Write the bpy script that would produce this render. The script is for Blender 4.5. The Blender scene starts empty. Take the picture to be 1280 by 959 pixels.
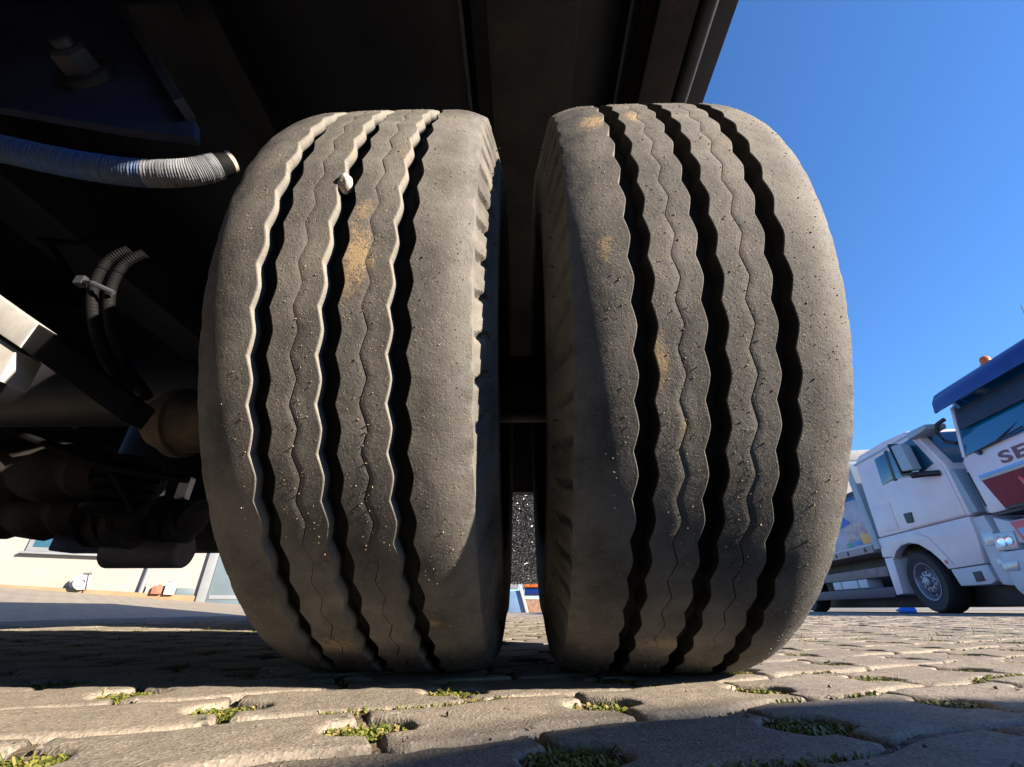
import bpy, bmesh, math, random
import numpy as np
from mathutils import Vector, Matrix, noise as mnoise

rnd = random.Random(7)
S = bpy.context.scene
COL = S.collection
PI = math.pi
R_ = math.radians

# ------------------------------------------------------------------ camera, sky, sun, exposure
F_PX, TILT, CAM_H = 530.0, R_(28.0), 0.061
cam_d = bpy.data.cameras.new("camera")
cam_d.sensor_width = 36.0
cam_d.lens = 36.0 * F_PX / 1280.0
cam_d.clip_start = 0.01
cam_d.clip_end = 2000.0
cam = bpy.data.objects.new("camera", cam_d)
COL.objects.link(cam)
cam.location = (0, 0, CAM_H)
cam.rotation_euler = (PI / 2 + TILT, 0, 0)
S.camera = cam

SUN = Vector((2.0, -1.0, 1.0)).normalized()
world = bpy.data.worlds.new("World")
S.world = world
world.use_nodes = True
wn = world.node_tree
bgn = wn.nodes["Background"]
sky = wn.nodes.new("ShaderNodeTexSky")
sky.sky_type = 'NISHITA'
sky.sun_disc = False
sky.sun_elevation = math.asin(SUN.z)
sky.sun_rotation = math.atan2(SUN.x, SUN.y)
sky.air_density = 1.1
sky.dust_density = 0.0
sky.ozone_density = 10.0
wn.links.new(sky.outputs[0], bgn.inputs[0])
bgn.inputs[1].default_value = 0.080

sun_d = bpy.data.lights.new("sun", 'SUN')
sun_d.energy = 5.0
sun_d.angle = R_(0.55)
sun_d.color = (1.0, 0.87, 0.70)
sun = bpy.data.objects.new("sun", sun_d)
COL.objects.link(sun)
sun.rotation_euler = (-SUN).to_track_quat('-Z', 'Y').to_euler()

S.view_settings.view_transform = 'Standard'
S.view_settings.look = 'None'
S.view_settings.exposure = 1.7
S.view_settings.gamma = 1.0
S.render.engine = 'CYCLES'
S.cycles.max_bounces = 6

# ------------------------------------------------------------------ helpers
def P(px, py, y):
    """world point on the plane at forward distance y that the photograph's pixel (px, py) looks at"""
    u, v = px - 640.0, py - 479.5
    d = Vector((u, F_PX * math.cos(TILT) + v * math.sin(TILT), F_PX * math.sin(TILT) - v * math.cos(TILT)))
    return d * (y / d.y) + Vector((0, 0, CAM_H))

def tag(o, label=None, cat=None, group=None, kind=None):
    if label: o["label"] = label
    if cat: o["category"] = cat
    if group: o["group"] = group
    if kind: o["kind"] = kind
    return o

def empty(name, loc=(0, 0, 0), rz=0.0, parent=None):
    o = bpy.data.objects.new(name, None)
    COL.objects.link(o)
    o.location = loc
    o.rotation_euler = (0, 0, rz)
    o.empty_display_size = 0.1
    if parent: o.parent = parent
    return o

def mesh_obj(name, verts, faces, mat=None, parent=None, smooth=False, sharp=None):
    me = bpy.data.meshes.new(name)
    me.from_pydata([tuple(v) for v in verts], [], faces)
    if mat: me.materials.append(mat)
    if smooth:
        me.polygons.foreach_set("use_smooth", [True] * len(me.polygons))
        if sharp is not None:
            try: me.set_sharp_from_angle(angle=sharp)
            except Exception: pass
    me.update()
    o = bpy.data.objects.new(name, me)
    COL.objects.link(o)
    if parent: o.parent = parent
    return o

class MB:
    """collects simple solids; build() links them as ONE mesh object"""
    def __init__(s): s.v, s.f = [], []
    def add(s, vs, fs):
        n = len(s.v); s.v += [Vector(v) for v in vs]; s.f += [tuple(i + n for i in f) for f in fs]; return s
    def box(s, x0, x1, y0, y1, z0, z1):
        vs = [(x, y, z) for x in (x0, x1) for y in (y0, y1) for z in (z0, z1)]
        return s.add(vs, [(0, 1, 3, 2), (4, 6, 7, 5), (0, 4, 5, 1), (2, 3, 7, 6), (0, 2, 6, 4), (1, 5, 7, 3)])
    def prism(s, poly, a0, a1, axis='x', taper=None):
        """polygon extruded along axis: axis x -> poly is (y,z); y -> (x,z); z -> (x,y)"""
        def mk(p, a):
            return {'x': (a, p[0], p[1]), 'y': (p[0], a, p[1]), 'z': (p[0], p[1], a)}[axis]
        n = len(poly)
        c = (sum(p[0] for p in poly) / n, sum(p[1] for p in poly) / n)
        q = poly if taper is None else [(c[0] + (p[0] - c[0]) * taper, c[1] + (p[1] - c[1]) * taper) for p in poly]
        vs = [mk(p, a0) for p in poly] + [mk(p, a1) for p in q]
        fs = [tuple(range(n)), tuple(range(2 * n - 1, n - 1, -1))] + [(i, i + n, (i + 1) % n + n, (i + 1) % n) for i in range(n)]
        return s.add(vs, fs)
    def tube(s, pts, r, seg=14, ripple=0.0, caps=True):
        pts = [Vector(p) for p in pts]; n = len(pts); base = len(s.v)
        rr = r if hasattr(r, '__len__') else [r] * n
        up = Vector((0, 0, 1)); vs = []
        for i, p in enumerate(pts):
            t = (pts[min(i + 1, n - 1)] - pts[max(i - 1, 0)]).normalized()
            a = t.cross(up)
            if a.length < 1e-4: a = t.cross(Vector((1, 0, 0)))
            a.normalize(); b = t.cross(a).normalized()
            for k in range(seg):
                w = 2 * PI * k / seg
                vs.append(p + (a * math.cos(w) + b * math.sin(w)) * rr[i])
        fs = [(i * seg + k, i * seg + (k + 1) % seg, (i + 1) * seg + (k + 1) % seg, (i + 1) * seg + k) for i in range(n - 1) for k in range(seg)]
        if caps: fs += [tuple(range(seg - 1, -1, -1)), tuple((n - 1) * seg + k for k in range(seg))]
        return s.add(vs, fs)
    def lathe(s, prof, c, axis='x', seg=48, caps=True):
        """prof: list of (a, r) along axis"""
        vs = []
        for a, r in prof:
            for k in range(seg):
                w = 2 * PI * k / seg; p, q = r * math.cos(w), r * math.sin(w)
                vs.append(Vector(c) + {'x': Vector((a, p, q)), 'y': Vector((p, a, q)), 'z': Vector((p, q, a))}[axis])
        n = len(prof)
        fs = [(i * seg + k, i * seg + (k + 1) % seg, (i + 1) * seg + (k + 1) % seg, (i + 1) * seg + k) for i in range(n - 1) for k in range(seg)]
        if caps and prof[0][1] > 1e-5: fs.append(tuple(range(seg - 1, -1, -1)))
        if caps and prof[-1][1] > 1e-5: fs.append(tuple((n - 1) * seg + k for k in range(seg)))
        return s.add(vs, fs)
    def build(s, name, mat, parent=None, bevel=0.0, smooth=False, M=None, fix=True):
        vs = s.v if M is None else [M @ v for v in s.v]
        o = mesh_obj(name, vs, s.f, mat, parent)
        if fix or bevel:
            bm = bmesh.new(); bm.from_mesh(o.data)
            bmesh.ops.recalc_face_normals(bm, faces=bm.faces)
            if bevel:
                es = [e for e in bm.edges if len(e.link_faces) == 2 and e.calc_face_angle(0) > 0.6]
                bmesh.ops.bevel(bm, geom=es, offset=bevel, segments=2, profile=0.6, affect='EDGES', clamp_overlap=True)
            bm.to_mesh(o.data); bm.free()
        if smooth or bevel:
            o.data.polygons.foreach_set("use_smooth", [True] * len(o.data.polygons))
            try: o.data.set_sharp_from_angle(angle=R_(38))
            except Exception: pass
        return o

class NT:
    def __init__(s, name):
        s.m = bpy.data.materials.new(name); s.m.use_nodes = True
        s.t = s.m.node_tree; s.b = s.t.nodes["Principled BSDF"]
    def n(s, typ, **kw):
        nd = s.t.nodes.new(typ)
        for k, v in kw.items():
            if k.startswith('_'): setattr(nd, k[1:], v)
            else: nd.inputs[k.replace('__', ' ')].default_value = v
        return nd
    def l(s, a, b): s.t.links.new(a, b)
    def ramp(s, fac, stops, mode='LINEAR'):
        r = s.t.nodes.new("ShaderNodeValToRGB"); r.color_ramp.interpolation = mode
        el = r.color_ramp.elements
        while len(el) < len(stops): el.new(0.5)
        for e, (p, c) in zip(el, stops): e.position = p; e.color = (*c, 1) if len(c) == 3 else c
        s.l(fac, r.inputs[0]); return r.outputs[0]
    def mix(s, fac, a, b, blend='MIX'):
        m = s.t.nodes.new("ShaderNodeMix"); m.data_type = 'RGBA'; m.blend_type = blend
        for sock, v in ((m.inputs[0], fac), (m.inputs[6], a), (m.inputs[7], b)):
            if hasattr(v, 'is_output'): s.l(v, sock)
            elif hasattr(v, '__len__'): sock.default_value = (*v, 1) if len(v) == 3 else v
            else: sock.default_value = v
        return m.outputs[2]
    def math(s, op, a, b=0.0, c=0.0):
        m = s.t.nodes.new("ShaderNodeMath"); m.operation = op
        for i, v in enumerate((a, b, c)):
            if hasattr(v, 'is_output'): s.l(v, m.inputs[i])
            else: m.inputs[i].default_value = v
        return m.outputs[0]
    def noise(s, vec, scale, detail=4, rough=0.55, out=0):
        nd = s.t.nodes.new("ShaderNodeTexNoise")
        nd.inputs["Scale"].default_value = scale; nd.inputs["Detail"].default_value = detail; nd.inputs["Roughness"].default_value = rough
        if vec is not None: s.l(vec, nd.inputs["Vector"])
        return nd.outputs[out]
    def coord(s, which="Object"):
        return s.t.nodes.new("ShaderNodeTexCoord").outputs[which]
    def pos(s): return s.t.nodes.new("ShaderNodeNewGeometry").outputs["Position"]
    def scalev(s, vec, sc):
        m = s.t.nodes.new("ShaderNodeMapping"); m.inputs["Scale"].default_value = sc
        s.l(vec, m.inputs["Vector"]); return m.outputs[0]
    def bump(s, h, strength=0.5, dist=0.002, prev=None):
        b = s.t.nodes.new("ShaderNodeBump"); b.inputs["Strength"].default_value = strength; b.inputs["Distance"].default_value = dist
        s.l(h, b.inputs["Height"])
        if prev is not None: s.l(prev, b.inputs["Normal"])
        return b.outputs[0]
    def set(s, color=None, rough=None, metal=None, normal=None, spec=None):
        for k, v in (("Base Color", color), ("Roughness", rough), ("Metallic", metal), ("Normal", normal), ("Specular IOR Level", spec)):
            if v is None: continue
            if hasattr(v, 'is_output'): s.l(v, s.b.inputs[k])
            elif hasattr(v, '__len__'): s.b.inputs[k].default_value = (*v, 1)
            else: s.b.inputs[k].default_value = v
        return s.m

def plain(name, c, rough=0.5, metal=0.0, var=0.12, scale=8.0, bump=0.0, bscale=200.0, bdist=0.001, c2=None, spec=None):
    """a solid paint or material with slight mottling and optional fine relief"""
    t = NT(name); co = t.coord("Object")
    dark = c2 if c2 else tuple(max(0, x * (1 - 2.2 * var)) for x in c)
    f = t.ramp(t.noise(co, scale, 5), [(0.35, (0, 0, 0)), (0.65, (1, 1, 1))])
    col = t.mix(f, dark, c)
    nrm = t.bump(t.noise(co, bscale, 4), bump, bdist) if bump else None
    rg = t.math('ADD', t.math('MULTIPLY', t.noise(co, scale * 2.3, 3), 0.15), rough - 0.07)
    return t.set(col, rg, metal, nrm, spec)

# ------------------------------------------------------------------ materials
def rubber_material(name, patches):
    t = NT(name); co = t.coord("Object")
    dust = t.noise(co, 10, 7, 0.7)
    fine = t.noise(co, 900, 3, 0.6)
    col = t.mix(t.ramp(dust, [(0.34, (0, 0, 0)), (0.68, (1, 1, 1))]), (0.062, 0.060, 0.059), (0.226, 0.209, 0.188))
    col = t.mix(t.ramp(fine, [(0.35, (0, 0, 0)), (0.7, (1, 1, 1))]), t.mix(0.32, col, (0.035, 0.033, 0.032), 'MIX'), col)
    # pale scuffed bands on the worn shoulders
    at = t.t.nodes.new("ShaderNodeAttribute"); at.attribute_name = "shoulder"
    sc = t.noise(t.scalev(co, (1.0, 1.0, 1.0)), 70, 6, 0.7)
    sf = t.math('MULTIPLY', at.outputs["Fac"], t.ramp(sc, [(0.42, (0.18,) * 3), (0.66, (1, 1, 1))]))
    col = t.mix(t.math('MULTIPLY', sf, 0.8), col, (0.19, 0.185, 0.18))
    aw = t.t.nodes.new("ShaderNodeAttribute"); aw.attribute_name = "groove_light"  # light painted into the grooves: sun-facing walls paler, everything else in them near black
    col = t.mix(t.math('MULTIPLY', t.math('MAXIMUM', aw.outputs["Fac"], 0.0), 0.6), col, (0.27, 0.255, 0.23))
    groove_shade = t.math('MINIMUM', t.math('MULTIPLY', t.math('MAXIMUM', t.math('MULTIPLY', aw.outputs["Fac"], -1.0), 0.0), 1.35), 0.93)  # painted shade on groove floors, walls turned from the sun and sipes
    scr = t.ramp(t.noise(t.scalev(co, (900, 14, 14)), 1.0, 2, 0.5), [(0.66, (0, 0, 0)), (0.72, (1, 1, 1))])
    col = t.mix(t.math('MULTIPLY', t.math('MULTIPLY', scr, t.ramp(t.noise(co, 22, 2), [(0.5, (0, 0, 0)), (0.62, (1, 1, 1))])), 0.5), col, (0.06, 0.055, 0.05))
    # dried earth
    big = t.ramp(t.noise(co, 9, 5, 0.7), [(0.66, (0, 0, 0)), (0.78, (1, 1, 1))])
    msk = t.math('MULTIPLY', big, 0.55)
    for (c, r, amt) in patches:
        vd = t.t.nodes.new("ShaderNodeVectorMath"); vd.operation = 'DISTANCE'
        t.l(t.scalev(co, (1 / r[0], 1 / r[1], 1 / r[2])), vd.inputs[0])
        vd.inputs[1].default_value = (c[0] / r[0], c[1] / r[1], c[2] / r[2])
        d = t.math('ADD', vd.outputs["Value"], t.math('MULTIPLY', t.math('SUBTRACT', t.noise(co, 190, 6, 0.85), 0.5), 4.2))
        pm = t.ramp(d, [(0.35, (amt,) * 3), (1.1, (0, 0, 0))])
        msk = t.math('MAXIMUM', msk, pm)
    col = t.mix(msk, col, (0.40, 0.285, 0.165))
    # grains of sand pressed into the rubber
    vo = t.n("ShaderNodeTexVoronoi", Scale=520.0); t.l(co, vo.inputs["Vector"])
    pick = t.ramp(t.noise(co, 300, 1), [(0.56, (0, 0, 0)), (0.60, (1, 1, 1))])
    gm = t.math('MULTIPLY', t.ramp(vo.outputs["Distance"], [(0.22, (1, 1, 1)), (0.34, (0, 0, 0))]), pick)
    col = t.mix(t.math('MULTIPLY', gm, 0.75), col, (0.36, 0.27, 0.18))
    col = t.mix(groove_shade, col, (0.008, 0.008, 0.009))
    # relief: pitted skin, small scars that run round the tyre, grains
    pits = t.ramp(t.noise(co, 420, 4, 0.6), [(0.30, (0, 0, 0)), (0.48, (1, 1, 1))])
    n1 = t.bump(t.noise(co, 45, 5, 0.6), 0.22, 0.004)
    n2 = t.bump(pits, 0.42, 0.0006, n1)
    n3 = t.bump(gm, 0.8, 0.0009, n2)
    n4 = t.bump(fine, 0.35, 0.0004, n3)
    return t.set(col, t.math('ADD', t.math('MULTIPLY', dust, 0.25), 0.66), 0.0, n4, 0.16)

def stone_material(name, use_random=True):
    t = NT(name); p = t.pos()
    base = t.noise(p, 9, 5, 0.6); fine = t.noise(p, 800, 3, 0.65); mid = t.noise(p, 60, 5, 0.65)
    col = t.mix(t.ramp(base, [(0.32, (0, 0, 0)), (0.68, (1, 1, 1))]), (0.191, 0.167, 0.144), (0.288, 0.241, 0.189))
    col = t.mix(t.ramp(mid, [(0.36, (0.75,) * 3), (0.56, (0, 0, 0))]), col, (0.137, 0.119, 0.102))
    vo = t.n("ShaderNodeTexVoronoi", Scale=620.0); t.l(p, vo.inputs["Vector"])
    cell = t.n("ShaderNodeSeparateColor"); t.l(vo.outputs["Color"], cell.inputs[0])
    agg = t.ramp(cell.outputs[0], [(0.0, (0.072, 0.065, 0.061)), (0.22, (0.216, 0.187, 0.158)), (0.7, (0.266, 0.227, 0.184)), (0.93, (0.446, 0.396, 0.331))], 'CONSTANT')
    col = t.mix(0.48, col, agg)
    if use_random:
        oi = t.t.nodes.new("ShaderNodeObjectInfo")
        col = t.mix(0.22, col, t.ramp(oi.outputs["Random"], [(0, (0.158, 0.144, 0.130)), (1, (0.331, 0.281, 0.216))]))
    h = t.math('ADD', t.math('MULTIPLY', fine, 0.6), vo.outputs["Distance"])
    n1 = t.bump(mid, 0.35, 0.0022)
    n2 = t.bump(h, 0.65, 0.00055, n1)
    return t.set(col, 0.92, 0.0, n2, 0.25)

M = {}
M['stone'] = stone_material("concrete_paver")
M['stone_far'] = stone_material("concrete_paver_field", False)
M['soil'] = plain("joint_soil", (0.24, 0.185, 0.12), 0.95, 0, 0.3, 60, 0.9, 260, 0.004)
M['steel_dark'] = plain("dark_painted_steel", (0.014, 0.014, 0.018), 0.55, 0.0, 0.25, 9, 0.3, 120, 0.001)
M['steel_blue'] = plain("dark_blue_painted_steel", (0.012, 0.018, 0.036), 0.45, 0.0, 0.25, 9, 0.3, 120, 0.001)
M['steel_brown'] = plain("earthy_undercoated_steel", (0.026, 0.020, 0.016), 0.8, 0.0, 0.3, 14, 0.6, 90, 0.003)
M['steel_grey'] = plain("worn_grey_steel", (0.075, 0.08, 0.095), 0.5, 0.3, 0.25, 20, 0.4, 150, 0.001)
M['galv'] = plain("galvanised_steel", (0.45, 0.44, 0.43), 0.5, 0.1, 0.12, 30, 0.25, 160, 0.001)
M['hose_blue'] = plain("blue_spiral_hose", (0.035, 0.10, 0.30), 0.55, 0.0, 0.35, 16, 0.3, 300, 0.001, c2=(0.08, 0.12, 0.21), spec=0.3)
M['hose_black'] = plain("black_corrugated_conduit", (0.006, 0.006, 0.007), 0.7, 0.0, spec=0.15)
M['rim'] = plain("wheel_steel", (0.10, 0.10, 0.10), 0.5, 0.3, 0.2, 12)
M['chalk'] = plain("chalky_stone", (0.55, 0.50, 0.42), 0.9, 0, 0.15, 120, 0.6, 600, 0.001)
M['grit'] = plain("sand_grit", (0.42, 0.31, 0.20), 0.75, 0, 0.3, 400, c2=(0.16, 0.12, 0.09))
M['white'] = plain("white_truck_paint", (0.80, 0.685, 0.71), 0.32, 0, 0.055, 2.2)
M['white2'] = plain("white_bumper_plastic", (0.60, 0.60, 0.64), 0.5, 0, 0.05, 5)
M['greyblue'] = plain("grey_blue_paint", (0.32, 0.40, 0.47), 0.45, 0, 0.06, 4)
M['black_plastic'] = plain("black_plastic", (0.022, 0.022, 0.026), 0.5, 0, 0.2, 8)
M['truck_rubber'] = plain("truck_tyre_rubber", (0.028, 0.028, 0.030), 0.75, 0, 0.2, 20)
M['alloy'] = plain("silver_wheel_paint", (0.30, 0.29, 0.33), 0.38, 0.5, 0.12, 14)
M['visor'] = plain("deep_blue_visor", (0.010, 0.035, 0.21), 0.22, 0, 0.1, 4)
M['red'] = plain("dark_red_paint", (0.24, 0.016, 0.026), 0.6, 0, 0.08, 5, spec=.25)
M['red_bright'] = plain("bright_red_paint", (0.75, 0.05, 0.05), 0.35, 0, 0.05, 5)
M['letter'] = plain("maroon_lettering", (0.16, 0.035, 0.06), 0.4, 0, 0.05, 5)
M['skyblue'] = plain("light_blue_stripe", (0.16, 0.42, 0.78), 0.3, 0, 0.05, 5)
M['orange'] = plain("orange_plastic", (0.75, 0.16, 0.02), 0.35, 0, 0.06, 5)
M['bed'] = plain("dusty_steel_bed", (0.42, 0.34, 0.33), 0.6, 0, 0.12, 6)
M['chassis'] = plain("brown_chassis_rail", (0.26, 0.20, 0.18), 0.6, 0, 0.15, 6)
M['guard'] = plain("violet_grey_guard", (0.085, 0.06, 0.085), 0.55, 0, 0.12, 6)
M['wall'] = plain("cream_render", (0.285, 0.266, 0.24), 0.9, 0, 0.05, 1.2, 0.3, 60, 0.002)
M['plinth'] = plain("sandy_plinth", (0.25, 0.175, 0.095), 0.9, 0, 0.12, 3, 0.4, 60, 0.003)
M['frame_grey'] = plain("pale_grey_metal", (0.20, 0.215, 0.23), 0.5, 0, 0.05, 4)
M['door_blue'] = plain("grey_blue_door", (0.115, 0.155, 0.18), 0.45, 0, 0.06, 3)
M['paper_white'] = plain("white_plastic", (0.45, 0.44, 0.43), 0.5, 0, 0.04, 8)
M['blue_plastic'] = plain("bright_blue_plastic", (0.03, 0.20, 0.75), 0.3, 0, 0.06, 6)
M['pale_blue'] = plain("pale_blue_paint", (0.15, 0.25, 0.40), 0.5, 0, 0.08, 5)
M['timber'] = plain("brown_timber", (0.34, 0.20, 0.13), 0.8, 0, 0.2, 12)
M['bristle'] = plain("glossy_black_plastic_blades", (0.06, 0.06, 0.068), 0.16, 0, 0.2, 30, spec=1.0)

def glass(name, tint, rough=0.03):
    t = NT(name)
    return t.set(tint, rough, 0.0, None, 1.0)
M['glass'] = glass("tinted_cab_glass", (0.015, 0.09, 0.15))
M['glass_screen'] = glass("blue_windscreen_glass", (0.0, 0.10, 0.22))
M['mirror'] = glass("mirror_back", (0.30, 0.36, 0.46), 0.2)
M['lamp'] = plain("headlamp_lens", (0.50, 0.51, 0.54), 0.12, 0.1, 0.04, 20, spec=0.9)
M['reflector'] = plain("headlamp_reflector", (0.88, 0.88, 0.90), 0.15, 0.6, 0.03, 20)

t = NT("grass_blades"); at = t.t.nodes.new("ShaderNodeAttribute"); at.attribute_name = "tint"
t.set(t.ramp(at.outputs["Fac"], [(0, (0.035, 0.055, 0.010)), (0.45, (0.105, 0.125, 0.022)), (0.75, (0.20, 0.185, 0.045)), (1, (0.27, 0.20, 0.095))]), 0.6, 0, None, 0.3)
t.b.inputs["Subsurface Weight"].default_value = 0.0
M['grass'] = t.m

# far yard: paving pattern too far away to tell apart, carried by the material
t = NT("far_paving"); p = t.pos()
br = t.n("ShaderNodeTexBrick", Scale=4.5, Mortar__Size=0.03); br.inputs["Brick Width"].default_value = 1.0; br.inputs["Row Height"].default_value = 0.5
br.inputs["Color1"].default_value = (0.244, 0.211, 0.174, 1); br.inputs["Color2"].default_value = (0.289, 0.244, 0.196, 1); br.inputs["Mortar"].default_value = (0.111, 0.092, 0.063, 1)
t.l(p, br.inputs["Vector"])
M['yard'] = t.set(t.mix(t.ramp(t.noise(p, 1.3, 6), [(0.35, (0.25,) * 3), (0.65, (0, 0, 0))]), br.outputs["Color"], (0.148, 0.133, 0.111)), 0.92, 0, t.bump(t.noise(p, 60, 4), 0.5, 0.004))

# ------------------------------------------------------------------ ground
def rise(x): return 0.083 * max(0.0, -x - 3.0)
X0, X1, Y0, Y1 = -3.0, 5.2, -1.1, 5.0            # extent of the stones that are built one by one
GSTEP = .0075
gxs = sorted(set([X0 - .05, X1 + .05] + list(np.arange(-1.25, 1.25, GSTEP)))); gys = sorted(set([Y0 - .05, Y1 + .05] + list(np.arange(.14, 1.3, GSTEP))))
SL, SW, AMP, GAP = 0.165, 0.098, 0.0055, 0.0036      # stone length, row height, wave of the long edges, half joint
ROT = R_(24.0); ORG = Vector((-0.085 - 0.165 * math.cos(R_(24.0)), 0.318 - 0.165 * math.sin(R_(24.0)), 0.0))
GX, GY = np.meshgrid(np.array(gxs), np.array(gys))
_lx = (GX - ORG.x) * math.cos(ROT) + (GY - ORG.y) * math.sin(ROT); _ly = -(GX - ORG.x) * math.sin(ROT) + (GY - ORG.y) * math.cos(ROT)
_row = np.round(_ly / SW); _odd = np.mod(_row, 2)
_hx = _lx - .5 * SL * _odd; _hx = _hx - np.round(_hx / SL) * SL; _hy = _ly - _row * SW
_in = np.clip((.027 - np.abs(_hx)) / .006, 0, 1) * np.clip((.023 - np.abs(_hy)) / .006, 0, 1)
_nz = np.sin(GX * 310 + np.sin(GY * 170) * 2) * np.sin(GY * 290 + np.sin(GX * 140) * 2) * .0009 + np.sin(GX * 41 + 1) * np.sin(GY * 37) * .0022
GZ = np.minimum(-.0048 + _nz + .0032 * np.sin(GX * 13 + 2) * np.sin(GY * 17 + 1), -.0010) - _in * (.0062 + .002 * np.sin(GX * 23) * np.sin(GY * 29))
gn = len(gxs)
ground = mesh_obj("ground", np.stack([GX, GY, GZ], -1).reshape(-1, 3).tolist(), [(j * gn + i, j * gn + i + 1, (j + 1) * gn + i + 1, (j + 1) * gn + i) for j in range(len(gys) - 1) for i in range(gn - 1)], M['soil'], smooth=True)
tag(ground, "sandy soil under and between the worn paving stones", kind="structure")
XA, XB, YA, YB_ = X0 + .10, X1 - .10, Y0 + .10, Y1 - .10
xs = [-400, -60, -20, -12, -9, -7, -5, XA, 0, XB, 12, 40, 400]
ys = [-400, -60, -10, YA, YB_, 8, 14, 40, 400]
vs, fs = [], []
for y in ys:
    for x in xs: vs.append((x, y, min(rise(x), 0.9) - 0.0035))
nx = len(xs)
for j in range(len(ys) - 1):
    for i in range(nx - 1):
        if xs[i] >= XA and xs[i + 1] <= XB and ys[j] >= YA and ys[j + 1] <= YB_: continue
        fs.append((j * nx + i, j * nx + i + 1, (j + 1) * nx + i + 1, (j + 1) * nx + i))
yard = mesh_obj("paved_yard", vs, fs, M['yard'])
tag(yard, "wide paved yard running back to the parked trucks and the hall", kind="structure")

# --- wavy paving stones: two outlines (even and odd rows), several relief variants
cR, sR = math.cos(ROT), math.sin(ROT)
def to_world(lx, ly): return (ORG.x + lx * cR - ly * sR, ORG.y + lx * sR + ly * cR)
NW, ND = 0.023, 0.020     # half length and depth-share of the drainage notch at each stone end
def outline(odd, nlong):
    ph = PI if odd else 0.0
    wave = lambda x: AMP * math.sin(2 * PI * x / SL + ph) * (1.0)
    pts = []
    h = SL / 2 - GAP
    for i in range(nlong + 1):                   # bottom edge, left to right
        x = -h + 2 * h * i / nlong; pts.append((x, -SW / 2 + wave(x) + GAP))
    c = 0.0
    pts += [(h, -ND - .002), (h - NW * 0.75, -ND + .003), (h - NW, -ND * .35), (h - NW, ND * .35), (h - NW * .75, ND - .003), (h, ND + .002)]
    for i in range(nlong + 1):
        x = h - 2 * h * i / nlong; pts.append((x, SW / 2 + wave(x) - GAP))
    pts += [(-h, ND + .002), (-h + NW * .75, ND - .003), (-h + NW, ND * .35), (-h + NW, -ND * .35), (-h + NW * .75, -ND + .003), (-h, -ND - .002)]
    return pts
def stone_geo(odd, seed, nlong, rings, fine=False):
    pts = outline(odd, nlong); n = len(pts); r = random.Random(seed)
    pts = [Vector((x + r.uniform(-.0008, .0008), y + r.uniform(-.0008, .0008), 0)) for x, y in pts]
    nor = []
    for i in range(n):
        d = (pts[(i + 1) % n] - pts[i - 1]); nor.append(Vector((-d.y, d.x, 0)).normalized())
    def relief(q):
        if not fine: return 0.0
        return (0.0008 * mnoise.noise(Vector((q.x * 22 + seed * 7, q.y * 22, 0.3))) + .0007 * mnoise.noise(Vector((q.x * 75, q.y * 75 + seed, 4)))
                + .0005 * mnoise.noise(Vector((q.x * 210, q.y * 210 + seed, 9))) - .0016 * max(0, mnoise.noise(Vector((q.x * 48, q.y * 48 + seed, 14))) - .35) * 3)
    vs, fs = [], []
    for (ins, z) in rings:
        for i in range(n):
            q = pts[i] + nor[i] * ins
            vs.append(Vector((q.x, q.y, z + (relief(q) if z > -.02 else 0))))
    for k in range(len(rings) - 1):
        for i in range(n): fs.append((k * n + i, k * n + (i + 1) % n, (k + 1) * n + (i + 1) % n, (k + 1) * n + i))
    b = (len(rings) - 1) * n
    if not fine:
        fs.append(tuple(b + i for i in range(n))); return vs, fs
    ring = [v.to_2d() for v in vs[b:]]
    step = .0062; inner = []
    from mathutils import geometry as G
    y = -.07
    while y < .07:
        x = -SL / 2
        while x < SL / 2:
            p = Vector((x + r.uniform(-.001, .001), y + r.uniform(-.001, .001)))
            if G.intersect_point_tri_2d is not None:
                c = False; m = len(ring)
                for a in range(m):
                    p1, p2 = ring[a], ring[a - 1]
                    if (p1.y > p.y) != (p2.y > p.y) and p.x < (p2.x - p1.x) * (p.y - p1.y) / (p2.y - p1.y) + p1.x: c = not c
                if c and min((q - p).length for q in ring) > .003: inner.append(p)
            x += step
        y += step
    ov, oe, of, *_ = G.delaunay_2d_cdt(ring + inner, [(i, (i + 1) % n) for i in range(n)], [], 1, 1e-6)
    if len(ov) != n + len(inner): raise RuntimeError("stone fill changed its points")
    z0 = rings[-1][1]
    vs += [Vector((p.x, p.y, z0 + relief(p))) for p in inner]
    idx = {k: (b + k) for k in range(n + len(inner))}
    for f in of: fs.append(tuple(idx[k] for k in f))
    return vs, fs
near_rings = [(0, -.05), (0, -.0060), (.0004, -.0030), (.0014, -.0011), (.0032, -.0003), (.0065, 0.0)]
far_rings = [(0, -.02), (.0005, -.003), (.0035, 0.0)]
near_mesh = {}
for odd in (0, 1):
    for k in range(4):
        vs, fs = stone_geo(odd, 11 + k * 3 + odd, 14, near_rings, True)
        me = bpy.data.meshes.new("paving_stone"); me.from_pydata([tuple(v) for v in vs], [], fs); me.materials.append(M['stone'])
        me.polygons.foreach_set("use_smooth", [True] * len(me.polygons)); me.update()
        near_mesh[(odd, k)] = me
far_geo = {(odd, k): stone_geo(odd, 40 + k, 6, far_rings) for odd in (0, 1) for k in range(3)}

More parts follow.
